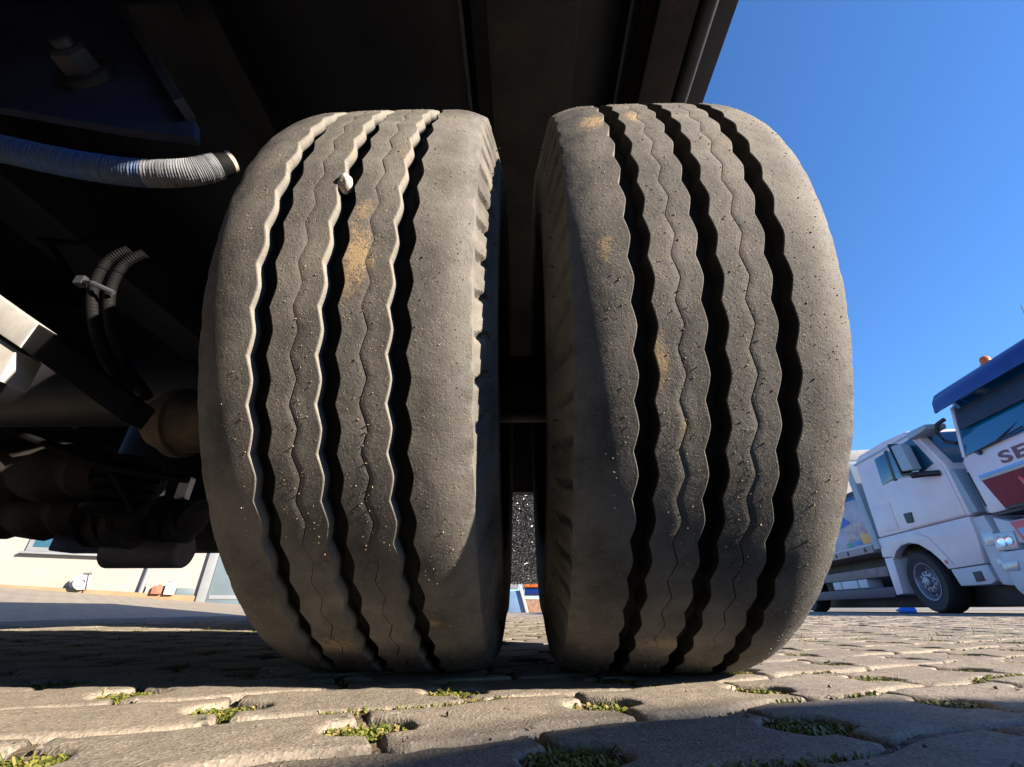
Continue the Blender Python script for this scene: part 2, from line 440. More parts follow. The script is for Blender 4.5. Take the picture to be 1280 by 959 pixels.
cells = []; holes = []
for j in range(-60, 60):
    for i in range(-60, 60):
        odd = j % 2
        lx = (i + 0.5 * odd) * SL + SL / 2; ly = j * SW
        wx, wy = to_world(lx, ly)
        if X0 + .02 < wx < X1 - .02 and Y0 + .02 < wy < Y1 - .02:
            zc = wy * math.cos(TILT) - CAM_H * math.sin(TILT)
            vis = zc > 0.03 and abs(wx) / zc < 1.42
            cells.append((math.hypot(wx, wy) if vis else 99, wx, wy, odd))
            hx, hy = to_world(lx + SL / 2, ly); holes.append((hx, hy))
cells.sort(key=lambda c: c[0])
for n, (d, wx, wy, odd) in enumerate(cells[:300]):
    o = bpy.data.objects.new("paving_stone", near_mesh[(odd, rnd.randrange(4))])
    COL.objects.link(o); o.parent = ground
    o.location = (wx, wy, rnd.uniform(-.0010, .0008)); o.rotation_euler = (rnd.uniform(-.007, .007), rnd.uniform(-.006, .006), ROT)
vs, fs = [], []
for (d, wx, wy, odd) in cells[300:]:
    gv, gf = far_geo[(odd, rnd.randrange(3))]; n = len(vs); dz = rnd.uniform(-.002, .001)
    vs += [(wx + v.x * cR - v.y * sR, wy + v.x * sR + v.y * cR, v.z + dz) for v in gv]; fs += [tuple(a + n for a in f) for f in gf]
o = mesh_obj("paving_stones", vs, fs, M['stone_far'], ground, smooth=True); tag(o, kind="stuff")

# --- grass and moss in the drainage holes and joints, grit beside it
gv, gf, gt = [], [], []
def blade(x, y, z, ln, w, az, lean, tint):
    dx, dy = math.cos(az), math.sin(az); px_, py_ = -dy * w, dx * w; n = len(gv)
    m = (x + dx * ln * .45 * lean, y + dy * ln * .45 * lean, z + ln * .62)
    tp = (x + dx * ln * lean, y + dy * ln * lean, z + ln * (1 - .55 * lean))
    gv.extend([(x - px_, y - py_, z), (x + px_, y + py_, z), (m[0] - px_ * .8, m[1] - py_ * .8, m[2]), (m[0] + px_ * .8, m[1] + py_ * .8, m[2]), tp])
    gf.extend([(n, n + 1, n + 3, n + 2), (n + 2, n + 3, n + 4)]); gt.extend([tint] * 5)
kv, kf = [], []
def crumb(x, y, z, r):
    n = len(kv); a = rnd.uniform(0, 6.28)
    ps = [(math.cos(a + k * 2.1) * r * rnd.uniform(.7, 1.2), math.sin(a + k * 2.1) * r * rnd.uniform(.7, 1.2), rnd.uniform(-.2, .3) * r) for k in range(3)]
    kv.extend([(x + p[0], y + p[1], z + p[2]) for p in ps] + [(x, y, z + r * rnd.uniform(.6, 1.0)), (x, y, z - r * .6)])
    kf.extend([(n, n + 1, n + 3), (n + 1, n + 2, n + 3), (n + 2, n, n + 3), (n + 1, n, n + 4), (n + 2, n + 1, n + 4), (n, n + 2, n + 4)])
for hx, hy in holes:
    d = math.hypot(hx, hy)
    if hy < 0.12 or abs(hx) > hy * 1.45 + .12 or d > 4.5: continue
    full = rnd.random()
    cnt = int((620 if d < .9 else 120 if d < 2 else 30) * (0.25 + full * 1.0)); sc = 1.0 if d < 1.2 else 1.5
    cx, cy = rnd.uniform(-.008, .008), rnd.uniform(-.004, .004)
    for _ in range(cnt):
        lx, ly = cx + rnd.gauss(0, .012), cy + rnd.gauss(0, .0095)
        lx = max(-.022, min(.022, lx)); ly = max(-.018, min(.018, ly))
        x, y = hx + lx * cR - ly * sR, hy + lx * sR + ly * cR
        blade(x, y, -.0098, rnd.uniform(.005, .012) * sc * (1.7 if rnd.random() < .02 else 1), rnd.uniform(.00035, .0008) * sc, rnd.uniform(0, 6.28), rnd.choice([rnd.uniform(.5, 1.2), rnd.uniform(1.1, 1.75), rnd.uniform(1.1, 1.75)]), min(1, max(0, rnd.gauss(.58, .24))))
    if d < 2.2:
        for _ in range(int((760 if d < .8 else 220) * (.25 + full))):
            lx, ly = cx + rnd.gauss(0, .011), cy + rnd.gauss(0, .009)
            if abs(lx) > .023 or abs(ly) > .019: continue
            blade(hx + lx * cR - ly * sR, hy + lx * sR + ly * cR, -.0100 + rnd.uniform(0, .006), rnd.uniform(.002, .005), rnd.uniform(.0008, .0017), rnd.uniform(0, 6.28), rnd.uniform(1.4, 1.9), min(1, max(0, rnd.gauss(.5, .3))))
    if d < 1.6:
        for _ in range(70 if d < .8 else 25):
            lx, ly = rnd.uniform(-.021, .021), rnd.uniform(-.017, .017)
            crumb(hx + lx * cR - ly * sR, hy + lx * sR + ly * cR, -.0092, rnd.uniform(.0008, .0026))
# joints
for j in range(-30, 50):
    odd = j % 2
    for i in range(-420, 420):
        lx = i * 0.009; ly = j * SW - SW / 2 + AMP * math.sin(2 * PI * (lx - (SL / 2 + 0.5 * odd * SL)) / SL + (PI if odd else 0))
        x, y = to_world(lx, ly); d = math.hypot(x, y)
        if y < .12 or abs(x) > y * 1.45 + .1 or d > 2.6 or x < X0 or x > X1: continue
        dens = mnoise.noise(Vector((x * 9, y * 9, 2.2)))
        if d < 1.1:
            for _ in range(5): crumb(x + rnd.uniform(-.005, .005), y + rnd.uniform(-.003, .003), -.004, rnd.uniform(.0006, .002))
        if dens > .20:
            for _ in range(14 if d < .9 else 4):
                blade(x + rnd.uniform(-.006, .006), y + rnd.uniform(-.003, .003), -.0040, rnd.uniform(.003, .008), rnd.uniform(.0005, .0009), rnd.uniform(0, 6.28), rnd.uniform(.9, 1.75), min(1, max(0, rnd.gauss(.55, .25))))
go = mesh_obj("grass", gv, gf, M['grass'])
a = go.data.attributes.new("tint", 'FLOAT', 'POINT'); a.data.foreach_set("value", gt)
tag(go, "short yellow green grass and moss in the paving joints", "grass", kind="stuff")
ko = mesh_obj("gravel", kv, kf, plain("grey_gravel", (0.30, 0.28, 0.26), 0.85, 0, 0.3, 90, c2=(0.10, 0.09, 0.08)))
tag(ko, "fine grey gravel in the paving holes and joints", "gravel", kind="stuff")
# loose chips on top of the stones
cv = kv; kv, kf = [], []
for _ in range(520):
    y = rnd.uniform(.2, 1.6); x = rnd.uniform(-1.3, 1.3) * y
    crumb(x, y, .0004, rnd.choice([.0005, .0007, .0009, .0012, .0022]) * rnd.uniform(.7, 1.2))
ko2 = mesh_obj("loose_grit", kv, kf, plain("dark_loose_grit", (0.22, 0.19, 0.16), 0.85, 0, 0.35, 60, c2=(0.05, 0.045, 0.04)))
tag(ko2, "loose dark grit scattered over the paving stones", "grit", kind="stuff")

# ------------------------------------------------------------------ the trailer
PSI = R_(1.4); AXY = 0.622
trailer = empty("trailer", (0, AXY, 0), -PSI)
tag(trailer, "dark trailer seen from underneath, standing on two worn twin tyres", "trailer")
TI = Matrix.Rotation(PSI, 4, 'Z') @ Matrix.Translation((0, -AXY, 0))     # world to trailer space
def T(p): return TI @ Vector(p)
def PT(px, py, y): return TI @ P(px, py, y)

TR, HUB_Z = 0.390, 0.381
PERIODS = 66
def tri(ph):
    s = math.sin(ph); return (2 / PI) * math.asin(0.985 * s)
def crown(x):
    a = abs(x); d = 0.0030 * (a / .1) ** 2
    if a > .070: d += (0.0078 if x > 0 else 0.0125) * ((a - .070) / .035) ** 2
    return TR - d
def tyre_mesh(name, mat, seed):
    NA = PERIODS * 16
    th = np.arange(NA) * 2 * PI / NA
    ph = PERIODS * th
    w = np.array([tri(p) for p in ph])
    w2 = np.sin(ph) * 0.75 + np.sin(2 * ph + .9) * .12
    scal = 0.55 * w + 0.45 * np.array([abs(math.sin(p / 2 + PI / 4)) * 2 - 1.27 for p in ph])
    r = random.Random(seed)
    wob = np.array([mnoise.noise(Vector((math.cos(t) * 3, math.sin(t) * 3, seed))) for t in th])
    wob2 = np.array([mnoise.noise(Vector((math.cos(t) * 16, math.sin(t) * 16, seed + 5))) for t in th])
    cols = []                                   # each: (x array, r array, shoulder value)
    def col(x, rad, sh=0.0, gw=0.0):
        x = np.broadcast_to(np.asarray(x, float), (NA,)); rad = np.broadcast_to(np.asarray(rad, float), (NA,)); cols.append((x.copy(), rad.copy(), sh, gw))
    def vcr(x): return np.array([crown(v) for v in x])
    slant = 0.9
    def saw(p, k):                              # slanted blocks on the shoulder
        q = ((p / (2 * PI) + k) % 1.0); return np.where(q < .16, -1.0 + q * 2, np.minimum(1, (q - .16) / .10) * 1.0 - .68 * np.where(q > .26, 0, 1) * 0)
    def sidewall(sign):
        prof = [(.100, .196, 0), (.098, .222, 0), (.106, .232, 0), (.114, .245, 0), (.1160, .262, 0), (.1185, .283, 0), (.1197, .302, 0), (.1194, .318, 0), (.1190, .3195, 0), (.1190, .324, 0), (.1178, .3255, 0),
                (.1142, .337, 0), (.1118, .3475, 0), (.1098, .3545, .05), (.1080, .3610, .1), (.1063, .3665, .15), (.1045, .3735, .4)]
        if sign < 0: prof = prof[:-3] + [(.1082, .3600, .1), (.1068, .3645, .15), (.1048, .3705, .4)]
        for (x, rad, sh) in prof:
            dx = 0.0
            if .336 < rad < .3735:
                k = (rad - .336) * 11 * (1 if sign > 0 else -1)
                q = (ph / (2 * PI) * 1.0 + k) % 1.0
                cut = np.clip(1.6 - np.abs(q - .5) / .085, 0, 1)
                amt = .0050 * min(1, (rad - .334) / .012) * (1 if rad < .371 else .6)
                dx = -cut * amt + .0012 * (q - .5)
            cols.append((sign * (x + dx + .0006 * wob), np.full(NA, rad), sh, 0.0))
    # left side from bead to shoulder
    sidewall(-1)
    HW = .1025
    sw_cut = np.clip(1 - np.abs((ph / (2 * PI)) % 1.0 - .5) / .16, 0, 1)
    edge = .0009 * wob2 + .0007 * wob
    for s_, xs_ in ((-1, [.1035, HW, .1005, .0975, .094, .089, .083, .077, .070]),):
        for x in xs_:
            e = edge if x > .1 else 0
            sh = min(1.0, max(0.0, (x - .082) / .016))
            col(s_ * x + e, crown(x) - (.0018 * sw_cut if x > .103 else 0) + .0005 * wob, sh)
    def groove(c, phase=0):
        top, bot, dep = .0074, .0052, .0135
        z = .0021 * scal
        xl, xr = c - top + z, c + top + z
        col(xl - .0032, vcr(xl - .0032)); col(xl - .0006, vcr(xl)); col(xl, vcr(xl) - .0004)
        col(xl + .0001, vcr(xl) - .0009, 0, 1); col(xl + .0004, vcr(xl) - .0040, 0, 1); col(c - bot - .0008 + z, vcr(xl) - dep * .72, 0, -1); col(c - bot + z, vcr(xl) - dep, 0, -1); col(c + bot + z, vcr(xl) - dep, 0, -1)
        col(xr - .0004, vcr(xr) - .0040, 0, -1); col(xr - .0001, vcr(xr) - .0010, 0, -.8); col(xr, vcr(xr) - .0004); col(xr + .0006, vcr(xr)); col(xr + .0032, vcr(xr + .0032))  # wall turned from the sun, marked for the dark colour
    def sipe(c):
        z = .0030 * w
        gate = np.clip(.55 + 1.9 * wob + .6 * wob2, .06, 1.0)
        hw = .00013 + .00030 * gate
        x = c + z
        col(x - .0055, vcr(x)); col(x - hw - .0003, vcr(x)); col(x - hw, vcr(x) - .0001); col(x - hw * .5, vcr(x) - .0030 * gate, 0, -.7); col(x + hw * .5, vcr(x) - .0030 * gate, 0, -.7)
        col(x + hw, vcr(x) - .0001); col(x + hw + .0003, vcr(x)); col(x + .0055, vcr(x))
    g = .0512
    groove(-g); sipe(-g / 2); groove(0.0); sipe(g / 2); groove(g)
    for x in [.070, .077, .083, .089, .094, .0975, .1005, HW, .1035]:
        e = edge if x > .1 else 0
        sh = min(1.0, max(0.0, (x - .082) / .016))
        col(x + e, crown(x) - (.0018 * sw_cut if x > .103 else 0) + .0005 * wob, sh)
    n0 = len(cols); sidewall(1); tail = cols[n0:][::-1]; del cols[n0:]; cols.extend(tail)
    NC = len(cols)
    X = np.stack([c[0] for c in cols], 1); Rr = np.stack([c[1] for c in cols], 1)
    SH = np.repeat(np.array([c[2] for c in cols])[None, :], NA, 0)
    # worn, slightly uneven tread surface
    V = np.empty((NA, NC, 3))
    V[:, :, 0] = X; V[:, :, 1] = -Rr * np.cos(th)[:, None]; V[:, :, 2] = Rr * np.sin(th)[:, None]
    # the contact patch is pressed flat and the sidewall above it bulges
    low = HUB_Z - .0025
    z = V[:, :, 2]
    below = np.clip((-z - (low - .05)) / .05, 0, 1)
    V[:, :, 0] *= 1 + .045 * below * (np.abs(X) > .105)
    V[:, :, 2] = np.maximum(z, -low)
    verts = V.reshape(-1, 3)
    ii = np.arange(NA); jj = np.arange(NC - 1)
    A = (ii[:, None] * NC + jj[None, :]); B = (((ii + 1) % NA)[:, None] * NC + jj[None, :])
    faces = np.stack([A, A + 1, B + 1, B], -1).reshape(-1, 4)
    me = bpy.data.meshes.new(name)
    me.vertices.add(len(verts)); me.vertices.foreach_set("co", verts.ravel())
    me.loops.add(faces.size); me.loops.foreach_set("vertex_index", faces.ravel().astype(np.int32))
    me.polygons.add(len(faces)); me.polygons.foreach_set("loop_start", np.arange(len(faces), dtype=np.int32) * 4)
    me.polygons.foreach_set("loop_total", np.full(len(faces), 4, dtype=np.int32))
    me.materials.append(mat)
    me.polygons.foreach_set("use_smooth", [True] * len(me.polygons))
    me.update(calc_edges=True); me.validate()
    at_ = me.attributes.new("shoulder", 'FLOAT', 'POINT'); at_.data.foreach_set("value", SH.ravel())
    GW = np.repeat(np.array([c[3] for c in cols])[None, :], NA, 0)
    at_ = me.attributes.new("groove_light", 'FLOAT', 'POINT'); at_.data.foreach_set("value", GW.ravel())
    try: me.set_sharp_from_angle(angle=R_(29))
    except Exception: pass
    return me

def tread_point(px, py, cx):
    """point of the tread surface seen at a pixel, in the wheel's own space (ray against the tread cylinder)"""
    o = T((0, 0, CAM_H)); d = (T(P(px, py, 1.0)) - o)
    o = o - Vector((cx, 0, HUB_Z))
    a = d.y ** 2 + d.z ** 2; b = 2 * (o.y * d.y + o.z * d.z); c = o.y ** 2 + o.z ** 2 - TR ** 2
    disc = max(0, b * b - 4 * a * c); t = (-b - math.sqrt(disc)) / (2 * a)
    return o + d * t

CXR, CXL = 0.1580, -0.1275
pat_l = [(tread_point(445, 318, CXL), (.013, .02, .030), .85), (tread_point(455, 262, CXL), (.008, .012, .012), .5), (tread_point(420, 808, CXL), (.020, .02, .010), .6), (tread_point(540, 780, CXL), (.006, .01, .004), .5), (tread_point(430, 350, CXL), (.012, .02, .02), .5)]
pat_r = [(tread_point(742, 150, CXR), (.014, .03, .02), .65), (tread_point(790, 145, CXR), (.008, .02, .02), .6), (tread_point(756, 308, CXR), (.006, .012, .014), .55), (tread_point(826, 455, CXR), (.007, .012, .032), .7), (tread_point(725, 815, CXR), (.009, .01, .006), .6), (tread_point(830, 805, CXR), (.03, .02, .006), .4), (tread_point(858, 535, CXR), (.006, .012, .012), .4)]

def grit_mesh(seed, count):
    r = random.Random(seed); vs, fs = [], []
    for _ in range(count):
        x = r.uniform(-.101, .101)
        near = min(abs(x - g) for g in (-.0512, 0, .0512))
        if near < .011: continue
        th = R_(r.uniform(-88, 75)); s = r.choice([.00022, .0003, .0003, .0004, .0005, .0007]) * r.uniform(.8, 1.3)
        rad = crown(x) + s * .25
        c = Vector((x, -rad * math.cos(th), rad * math.sin(th)))
        if c.z < -(HUB_Z - .004): continue
        a = [Vector((r.gauss(0, 1), r.gauss(0, 1), r.gauss(0, 1))).normalized() * s * r.uniform(.7, 1.3) for _ in range(3)]
        n = len(vs); vs += [c + a[0], c - a[0] * .8, c + a[1], c - a[1], c + a[2], c - a[2]]
        fs += [(n, n + 2, n + 4), (n + 2, n + 1, n + 4), (n + 1, n + 3, n + 4), (n + 3, n, n + 4), (n + 2, n, n + 5), (n + 1, n + 2, n + 5), (n + 3, n + 1, n + 5), (n, n + 3, n + 5)]
    me = bpy.data.meshes.new("grit"); me.from_pydata([tuple(v) for v in vs], [], fs); me.materials.append(M['grit']); me.update(); return me

def make_wheel(cx, roll, seed, patches, label, tyre_label):
    mb = MB()
    mb.lathe([(-.095, .218), (-.100, .226), (-.094, .222), (-.080, .205), (-.02, .196), (.02, .196), (.080, .205), (.094, .222), (.100, .226), (.095, .216), (.070, .190), (.04, .150), (.02, .09), (.015, .0)], (0, 0, 0), 'x', 64)
    w = mb.build("wheel", M['rim'], trailer, smooth=True)
    w.location = (cx, 0, HUB_Z); w["label"] = label
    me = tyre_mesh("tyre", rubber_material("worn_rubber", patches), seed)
    ty = bpy.data.objects.new("tyre", me); COL.objects.link(ty); ty.parent = w
    ty["label"] = tyre_label
    gr = bpy.data.objects.new("grit", grit_mesh(seed, 5200)); COL.objects.link(gr); gr.parent = w; gr["kind"] = "stuff"
    # rubber vent hairs on the inner sidewall
    hb = MB(); r = random.Random(seed + 3)
    s = -1 if cx > 0 else 1
    for k in range(26):
        th = R_(-75 + k * 5.5 + r.uniform(-1, 1)); rad = r.choice([.318, .332, .345]); x = s * (.1195 if rad < .33 else .113)
        p = Vector((x, -rad * math.cos(th), rad * math.sin(th)))
        q = p + Vector((s * .004, -.001 - r.uniform(0, .004), r.uniform(-.003, .004)))
        hb.tube([p, (p + q) / 2 + Vector((0, 0, .0006)), q], [.0005, .0004, .0002], 5)
    h = hb.build("vent_hair", M['black_plastic'], w); h["kind"] = "stuff"
    return w
make_wheel(CXR, 0, 3, pat_r, "right twin wheel, nearest the trailer's outer edge", "right worn twin tyre with black shaded zigzag grooves")
wl = make_wheel(CXL, 0, 8, pat_l, "left twin wheel, further under the trailer", "left worn twin tyre with sunlit groove walls and a stone stuck in it")
wl.scale = (1.02, 1, 1)

# unseen pair of twin wheels, added behind the camera to shade the ground
for w0 in [o for o in trailer.children if o.name.startswith("wheel")]:
    w1 = w0.copy(); COL.objects.link(w1); w1.location.y = -1.38; w1.parent = trailer
    if "label" in w1: del w1["label"]
    for ch in w0.children:
        c1 = ch.copy(); COL.objects.link(c1); c1.parent = w1
        if "label" in c1: del c1["label"]
# pebble wedged in the left tyre's middle groove
pb = tread_point(429, 223, CXL) + Vector((CXL, 0, HUB_Z))
pw = TI.inverted() @ pb
vs, fs = [], []
bm = bmesh.new(); bmesh.ops.create_icosphere(bm, subdivisions=3, radius=.0072)
for v in bm.verts:
    v.co *= 1 + .34 * mnoise.noise(v.co * 130 + Vector((1, 2, 3))) + .10 * mnoise.noise(v.co * 420)
    v.co.x *= .85; v.co.z *= 1.15
me = bpy.data.meshes.new("pebble"); bm.to_mesh(me); bm.free(); me.materials.append(M['chalk'])
me.polygons.foreach_set("use_smooth", [True] * len(me.polygons))
peb = bpy.data.objects.new("pebble", me); COL.objects.link(peb); peb.location = pw + Vector((.0015, .0035, -.0025))
tag(peb, "small pale pebble wedged in the middle groove of the left tyre", "pebble")

# --- underside
def spline(cp, n):
    out = []
    for i in range(len(cp) - 1):
        p0, p1, p2, p3 = cp[max(i - 1, 0)], cp[i], cp[i + 1], cp[min(i + 2, len(cp) - 1)]
        for k in range(n):
            t_ = k / n
            out.append(0.5 * ((2 * p1) + (p2 - p0) * t_ + (2 * p0 - 5 * p1 + 4 * p2 - p3) * t_ ** 2 + (3 * p1 - p0 - 3 * p2 + p3) * t_ ** 3))
    out.append(cp[-1]); return out
def tb(name, mat, *boxes, bevel=0.004, label=None):
    mb = MB()
    for b in boxes: mb.box(*b)
    o = mb.build(name, mat, trailer, bevel=bevel)
    if label: o["label"] = label
    return o
ZD = 1.19
tb("deck", M['steel_blue'], (-2.1, .43, -4.6, 3.4, ZD, ZD + .06))
tb("side_rail", M['steel_blue'], (.415, .46, -4.6, 3.4, 1.135, 1.26), label="outer side rail along the deck edge")
tb("side_rail", M['steel_blue'], (-2.14, -2.10, -4.6, 3.4, 1.10, 1.26))
for (x0, x1, zb, m) in ((-.035, .118, .935, 'steel_brown'), (.275, .345, 1.03, 'steel_brown'), (-1.30, -1.16, .93, 'steel_dark'), (-.62, -.56, 1.06, 'steel_dark')):
    xm = (x0 + x1) / 2
    tb("longitudinal_beam", M[m], (x0, x1, -4.5, 3.35, zb, zb + .012), (xm - .005, xm + .005, -4.5, 3.35, zb + .0125, ZD - .0125), (x0, x1, -4.5, 3.35, ZD - .012, ZD - .0005), bevel=0.002)
tb("stiffener", M['steel_grey'], (-.092, -.084, -4.4, 3.3, 1.03, ZD - .001), bevel=.001)
tb("stiffener", M['steel_grey'], (.112, .1175, -4.4, 3.3, .948, .985), bevel=.001)
tb("stiffener", M['steel_dark'], (.236, .244, -4.4, 3.3, 1.10, ZD - .001), bevel=.001)
for y in (-1.0, -.3, .62, 1.4, 2.2):
    tb("crossmember", M['steel_blue'], (-2.0, .40, y, y + .05, 1.075 if y != -.3 else 1.12, ZD - .002))
# rail tube below the outer edge and its pale end cap
mb = MB(); mb.tube([(.392, -4.4, 1.112), (.392, .6, 1.112), (.392, 3.0, 1.112)], .018, 12); mb.build("edge_tube", M['steel_dark'], trailer, smooth=True)
a = PT(934, 2, .28)
mb = MB(); mb.box(.462, .474, a.y - .02, a.y + .03, 1.15, 1.215); mb.build("marker_lamp", M['paper_white'], trailer, bevel=.003)
# storage box and far crossbeam that close the view
tb("unseen_box", M['steel_dark'], (.10, .40, .46, 1.75, .27, 1.07), bevel=.01)
tb("unseen_box", M['steel_dark'], (-.78, -.30, -2.2, -.88, .24, 1.06), bevel=.01)  # added unseen behind the camera to cut sun and bounce light
tb("crossbeam", M['steel_brown'], (-2.06, -.22, 1.30, 1.42, .285, .40), bevel=.01, label="low rear crossbeam caked with brown earth")
tb("bulkhead", M['steel_dark'], (-2.09, -.20, 1.44, 1.50, .33, 1.10), bevel=.006)
tb("bulkhead", M['steel_dark'], (-.199, .42, 1.44, 1.50, .56, 1.10), bevel=.006)
tb("side_panel", M['steel_dark'], (-2.10, -2.07, -4.5, 1.43, .34, 1.13), bevel=.006)
tb("rear_shade_wall", M['steel_dark'], (-2.06, .30, -2.6, -2.55, .26, 1.12), bevel=.006)  # panel added out of view to keep sky light off the tread
# axle, brake parts
mb = MB(); mb.tube([(-2.0, 0, HUB_Z), (.22, 0, HUB_Z)], .055, 20); mb.build("axle", M['steel_dark'], trailer, smooth=True)
mb = MB(); mb.lathe([(-.30, .17), (-.29, .195), (-.26, .20), (-.24, .20), (-.235, .06)], (0, 0, HUB_Z), 'x', 40); mb.build("brake_drum", M['steel_brown'], trailer, smooth=True)
# brake chamber with dusty bottom, left of the left tyre
c = PT(215, 545, .56)
mb = MB(); mb.lathe([(-.075, .0), (-.073, .016), (-.055, .034), (-.035, .043), (-.03, .043), (-.028, .049), (-.016, .049), (-.014, .043), (.02, .042), (.07, .036), (.09, .02), (.1, 0)], c + Vector((.03, .0, .02)), 'x', 32)
mb.build("brake_chamber", plain("dusty_brake_housing", (0.10, 0.075, 0.05), 0.85, 0, 0.3, 25, 0.5, 120, 0.003), trailer, smooth=True)
# lumpy dark suspension parts below it
for (px, py, y, r, ln) in ((40, 590, .9, .06, .34), (160, 610, .95, .05, .10), (30, 640, 1.0, .055, .30), (150, 650, 1.05, .06, .12), (220, 650, 1.1, .05, .12)):
    c = PT(px, py, y); mb = MB()
    pts = [c + Vector((-ln / 2 + ln * k / 10, 0, .004 * math.sin(k * 1.7))) for k in range(11)]
    mb.tube(pts, [r * (1 + .14 * math.sin(k * 2.1)) * (.6 if k in (0, 10) else 1) for k in range(11)], 14)
    mb.build("suspension_arm", M['steel_brown'], trailer, smooth=True)
mb = MB(); c = PT(155, 610, .9)
for k in range(5): mb.lathe([(-.012, .04), (-.006, .056), (.006, .056), (.012, .04)], c + Vector((0, 0, .05 - .024 * k)), 'z', 24)
mb.build("air_bellows", M['hose_black'], trailer, smooth=True)
# hanging air tank
c0, c1 = PT(138, 690, 1.22), PT(234, 690, 1.22); c1.z = c0.z; c1.y = c0.y
mb = MB(); L = (c1 - c0).length
mb.lathe([(0, .0), (0, .036), (.004, .041), (L - .004, .041), (L, .036), (L, 0)], c0, 'x', 28); mb.build("air_tank", plain("dull_grey_tank", (0.17, 0.15, 0.15), .6, 0, .2, 14, .3, 90, .002), trailer, smooth=True)
mb = MB(); mb.box(c0.x + .05, c0.x + .08, c0.y - .01, c0.y + .01, c0.z + .05, c0.z + .2); mb.box(c1.x - .08, c1.x - .05, c0.y - .01, c0.y + .01, c0.z + .05, c0.z + .2); mb.build("tank_bracket", M['steel_dark'], trailer)
for pts, r_ in (([(-40, 470), (60, 505), (120, 560), (170, 640)], .008), ([(-30, 520), (70, 560), (140, 585), (235, 600)], .007), ([(60, 300), (140, 420), (200, 500), (225, 560)], .0075), ([(-40, 260), (60, 300), (160, 300), (240, 330)], .009)):
    mb = MB(); mb.tube(spline([PT(px, py, .80 + .02 * k) for k, (px, py) in enumerate(pts)], 10), r_, 8); mb.build("air_line", M['hose_black'], trailer, smooth=True)
mb = MB()
for k in range(9): mb.lathe([(-.016, 0), (-.016, .013), (0, .014)], (-1.9 + .2 * k, 1.30, .34), 'y', 6)
mb.build("bolt_row", M['steel_grey'], trailer)["kind"] = "stuff"
# big bolted plate, upper left
mb = MB(); yp = .385
poly = [(-90, -60), (128, -60), (150, 5), (243, 150), (243, 172), (150, 160), (-90, 118)]
q = [PT(px, py, yp) for px, py in poly]
n = len(q)
mb.add([p for p in q] + [p + Vector((0, .014, 0)) for p in q], [tuple(range(n)), tuple(range(2 * n - 1, n - 1, -1))] + [(i, (i + 1) % n, (i + 1) % n + n, i + n) for i in range(n)])
plate = mb.build("bracket_plate", plain("blue_grey_bracket_paint", (0.055, 0.07, 0.15), .5, 0, .25, 10, .4, 90, .002), trailer, bevel=.002)
mb = MB(); a, b = PT(142, -10, yp), PT(240, 150, yp); dd = (b - a).normalized(); nn = Vector((-dd.z, 0, dd.x))
mb.add([a + nn * .007 + Vector((0, -.03, 0)), b + nn * .007 + Vector((0, -.03, 0)), b - nn * .007 + Vector((0, -.03, 0)), a - nn * .007 + Vector((0, -.03, 0)),
        a + nn * .007, b + nn * .007, b - nn * .007, a - nn * .007], [(0, 1, 2, 3), (4, 7, 6, 5), (0, 4, 5, 1), (1, 5, 6, 2), (2, 6, 7, 3), (3, 7, 4, 0)])
mb.build("flange", M['steel_grey'], plate)
c = PT(112, 95, yp)
mb = MB(); mb.lathe([(-.006, .040), (.0, .042)], c + Vector((0, -.0005, 0)), 'y', 36); mb.lathe([(-.012, .044), (-.006, .044)], c, 'y', 36)
mb.build("washer", M['steel_grey'], plate, smooth=True)
mb = MB(); mb.lathe([(-.044, .022), (-.040, .029), (-.0125, .030)], c, 'y', 6); mb.lathe([(-.056, .012), (-.054, .015), (-.0445, .015)], c, 'y', 20); mb.build("nut", M['steel_grey'], plate)
# spiral hose: skylit stretch coloured blue, sunlit end coloured pale
ctl = [(-60, 178), (0, 186), (60, 199), (120, 210), (180, 217), (235, 216), (268, 209), (290, 202)]
yh = [.375, .378, .382, .386, .392, .398, .404, .41]
cp = [PT(px, py, y) for (px, py), y in zip(ctl, yh)]
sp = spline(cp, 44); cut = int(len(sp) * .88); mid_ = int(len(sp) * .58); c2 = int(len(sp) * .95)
def ribbed(p, k0, amp=.0008): 
    m_ = MB(); m_.tube(p, [.0185 + amp * math.sin((i + k0) * 2.3 + mnoise.noise(Vector((i * .3, 3, 0)))) + .0006 * mnoise.noise(Vector((i * .21, 0, 0))) for i in range(len(p))], 22); return m_
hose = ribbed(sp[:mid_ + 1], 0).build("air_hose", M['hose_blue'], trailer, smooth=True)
ribbed(sp[mid_:cut + 1], mid_, .0004).build("sunlit_stretch", plain("sunlit_pale_hose", (0.27, 0.285, 0.32), .8, 0, .25, 30, .5, 300, .001), hose, smooth=True)  # sunlit stretch of the same hose, its light painted as paler colour
mb = MB(); mb.tube(sp[cut - 1:c2 + 1], .0174, 22); mb.build("clamp_band", M['hose_black'], hose, smooth=True)
mb = MB(); mb.tube(sp[c2 - 1:], .0155, 22); mb.build("hose_end", M['chalk'], hose, smooth=True)
# two thin conduits held by a tie
for dx in (0, .022):
    ctl = [(162, 312), (134, 328), (117, 362), (118, 405), (133, 448), (160, 490)]
    sp = spline([PT(px, py, .47) + Vector((dx, .004 * (dx > 0), -dx * .2)) for px, py in ctl], 40)
    mb = MB(); mb.tube(sp, [.0068 + .0007 * math.sin(i * 1.55) for i in range(len(sp))], 10)
    cond = mb.build("conduit", M['hose_black'], trailer, smooth=True)
a = PT(103, 352, .463); b = PT(142, 366, .463)
mb = MB(); mb.tube([a, (a + b) / 2 + Vector((0, -.008, 0)), b], .0035, 8); mb.box(a.x - .006, a.x + .006, a.y - .006, a.y + .006, a.z - .007, a.z + .006)
mb.build("cable_tie", M['steel_grey'], cond)
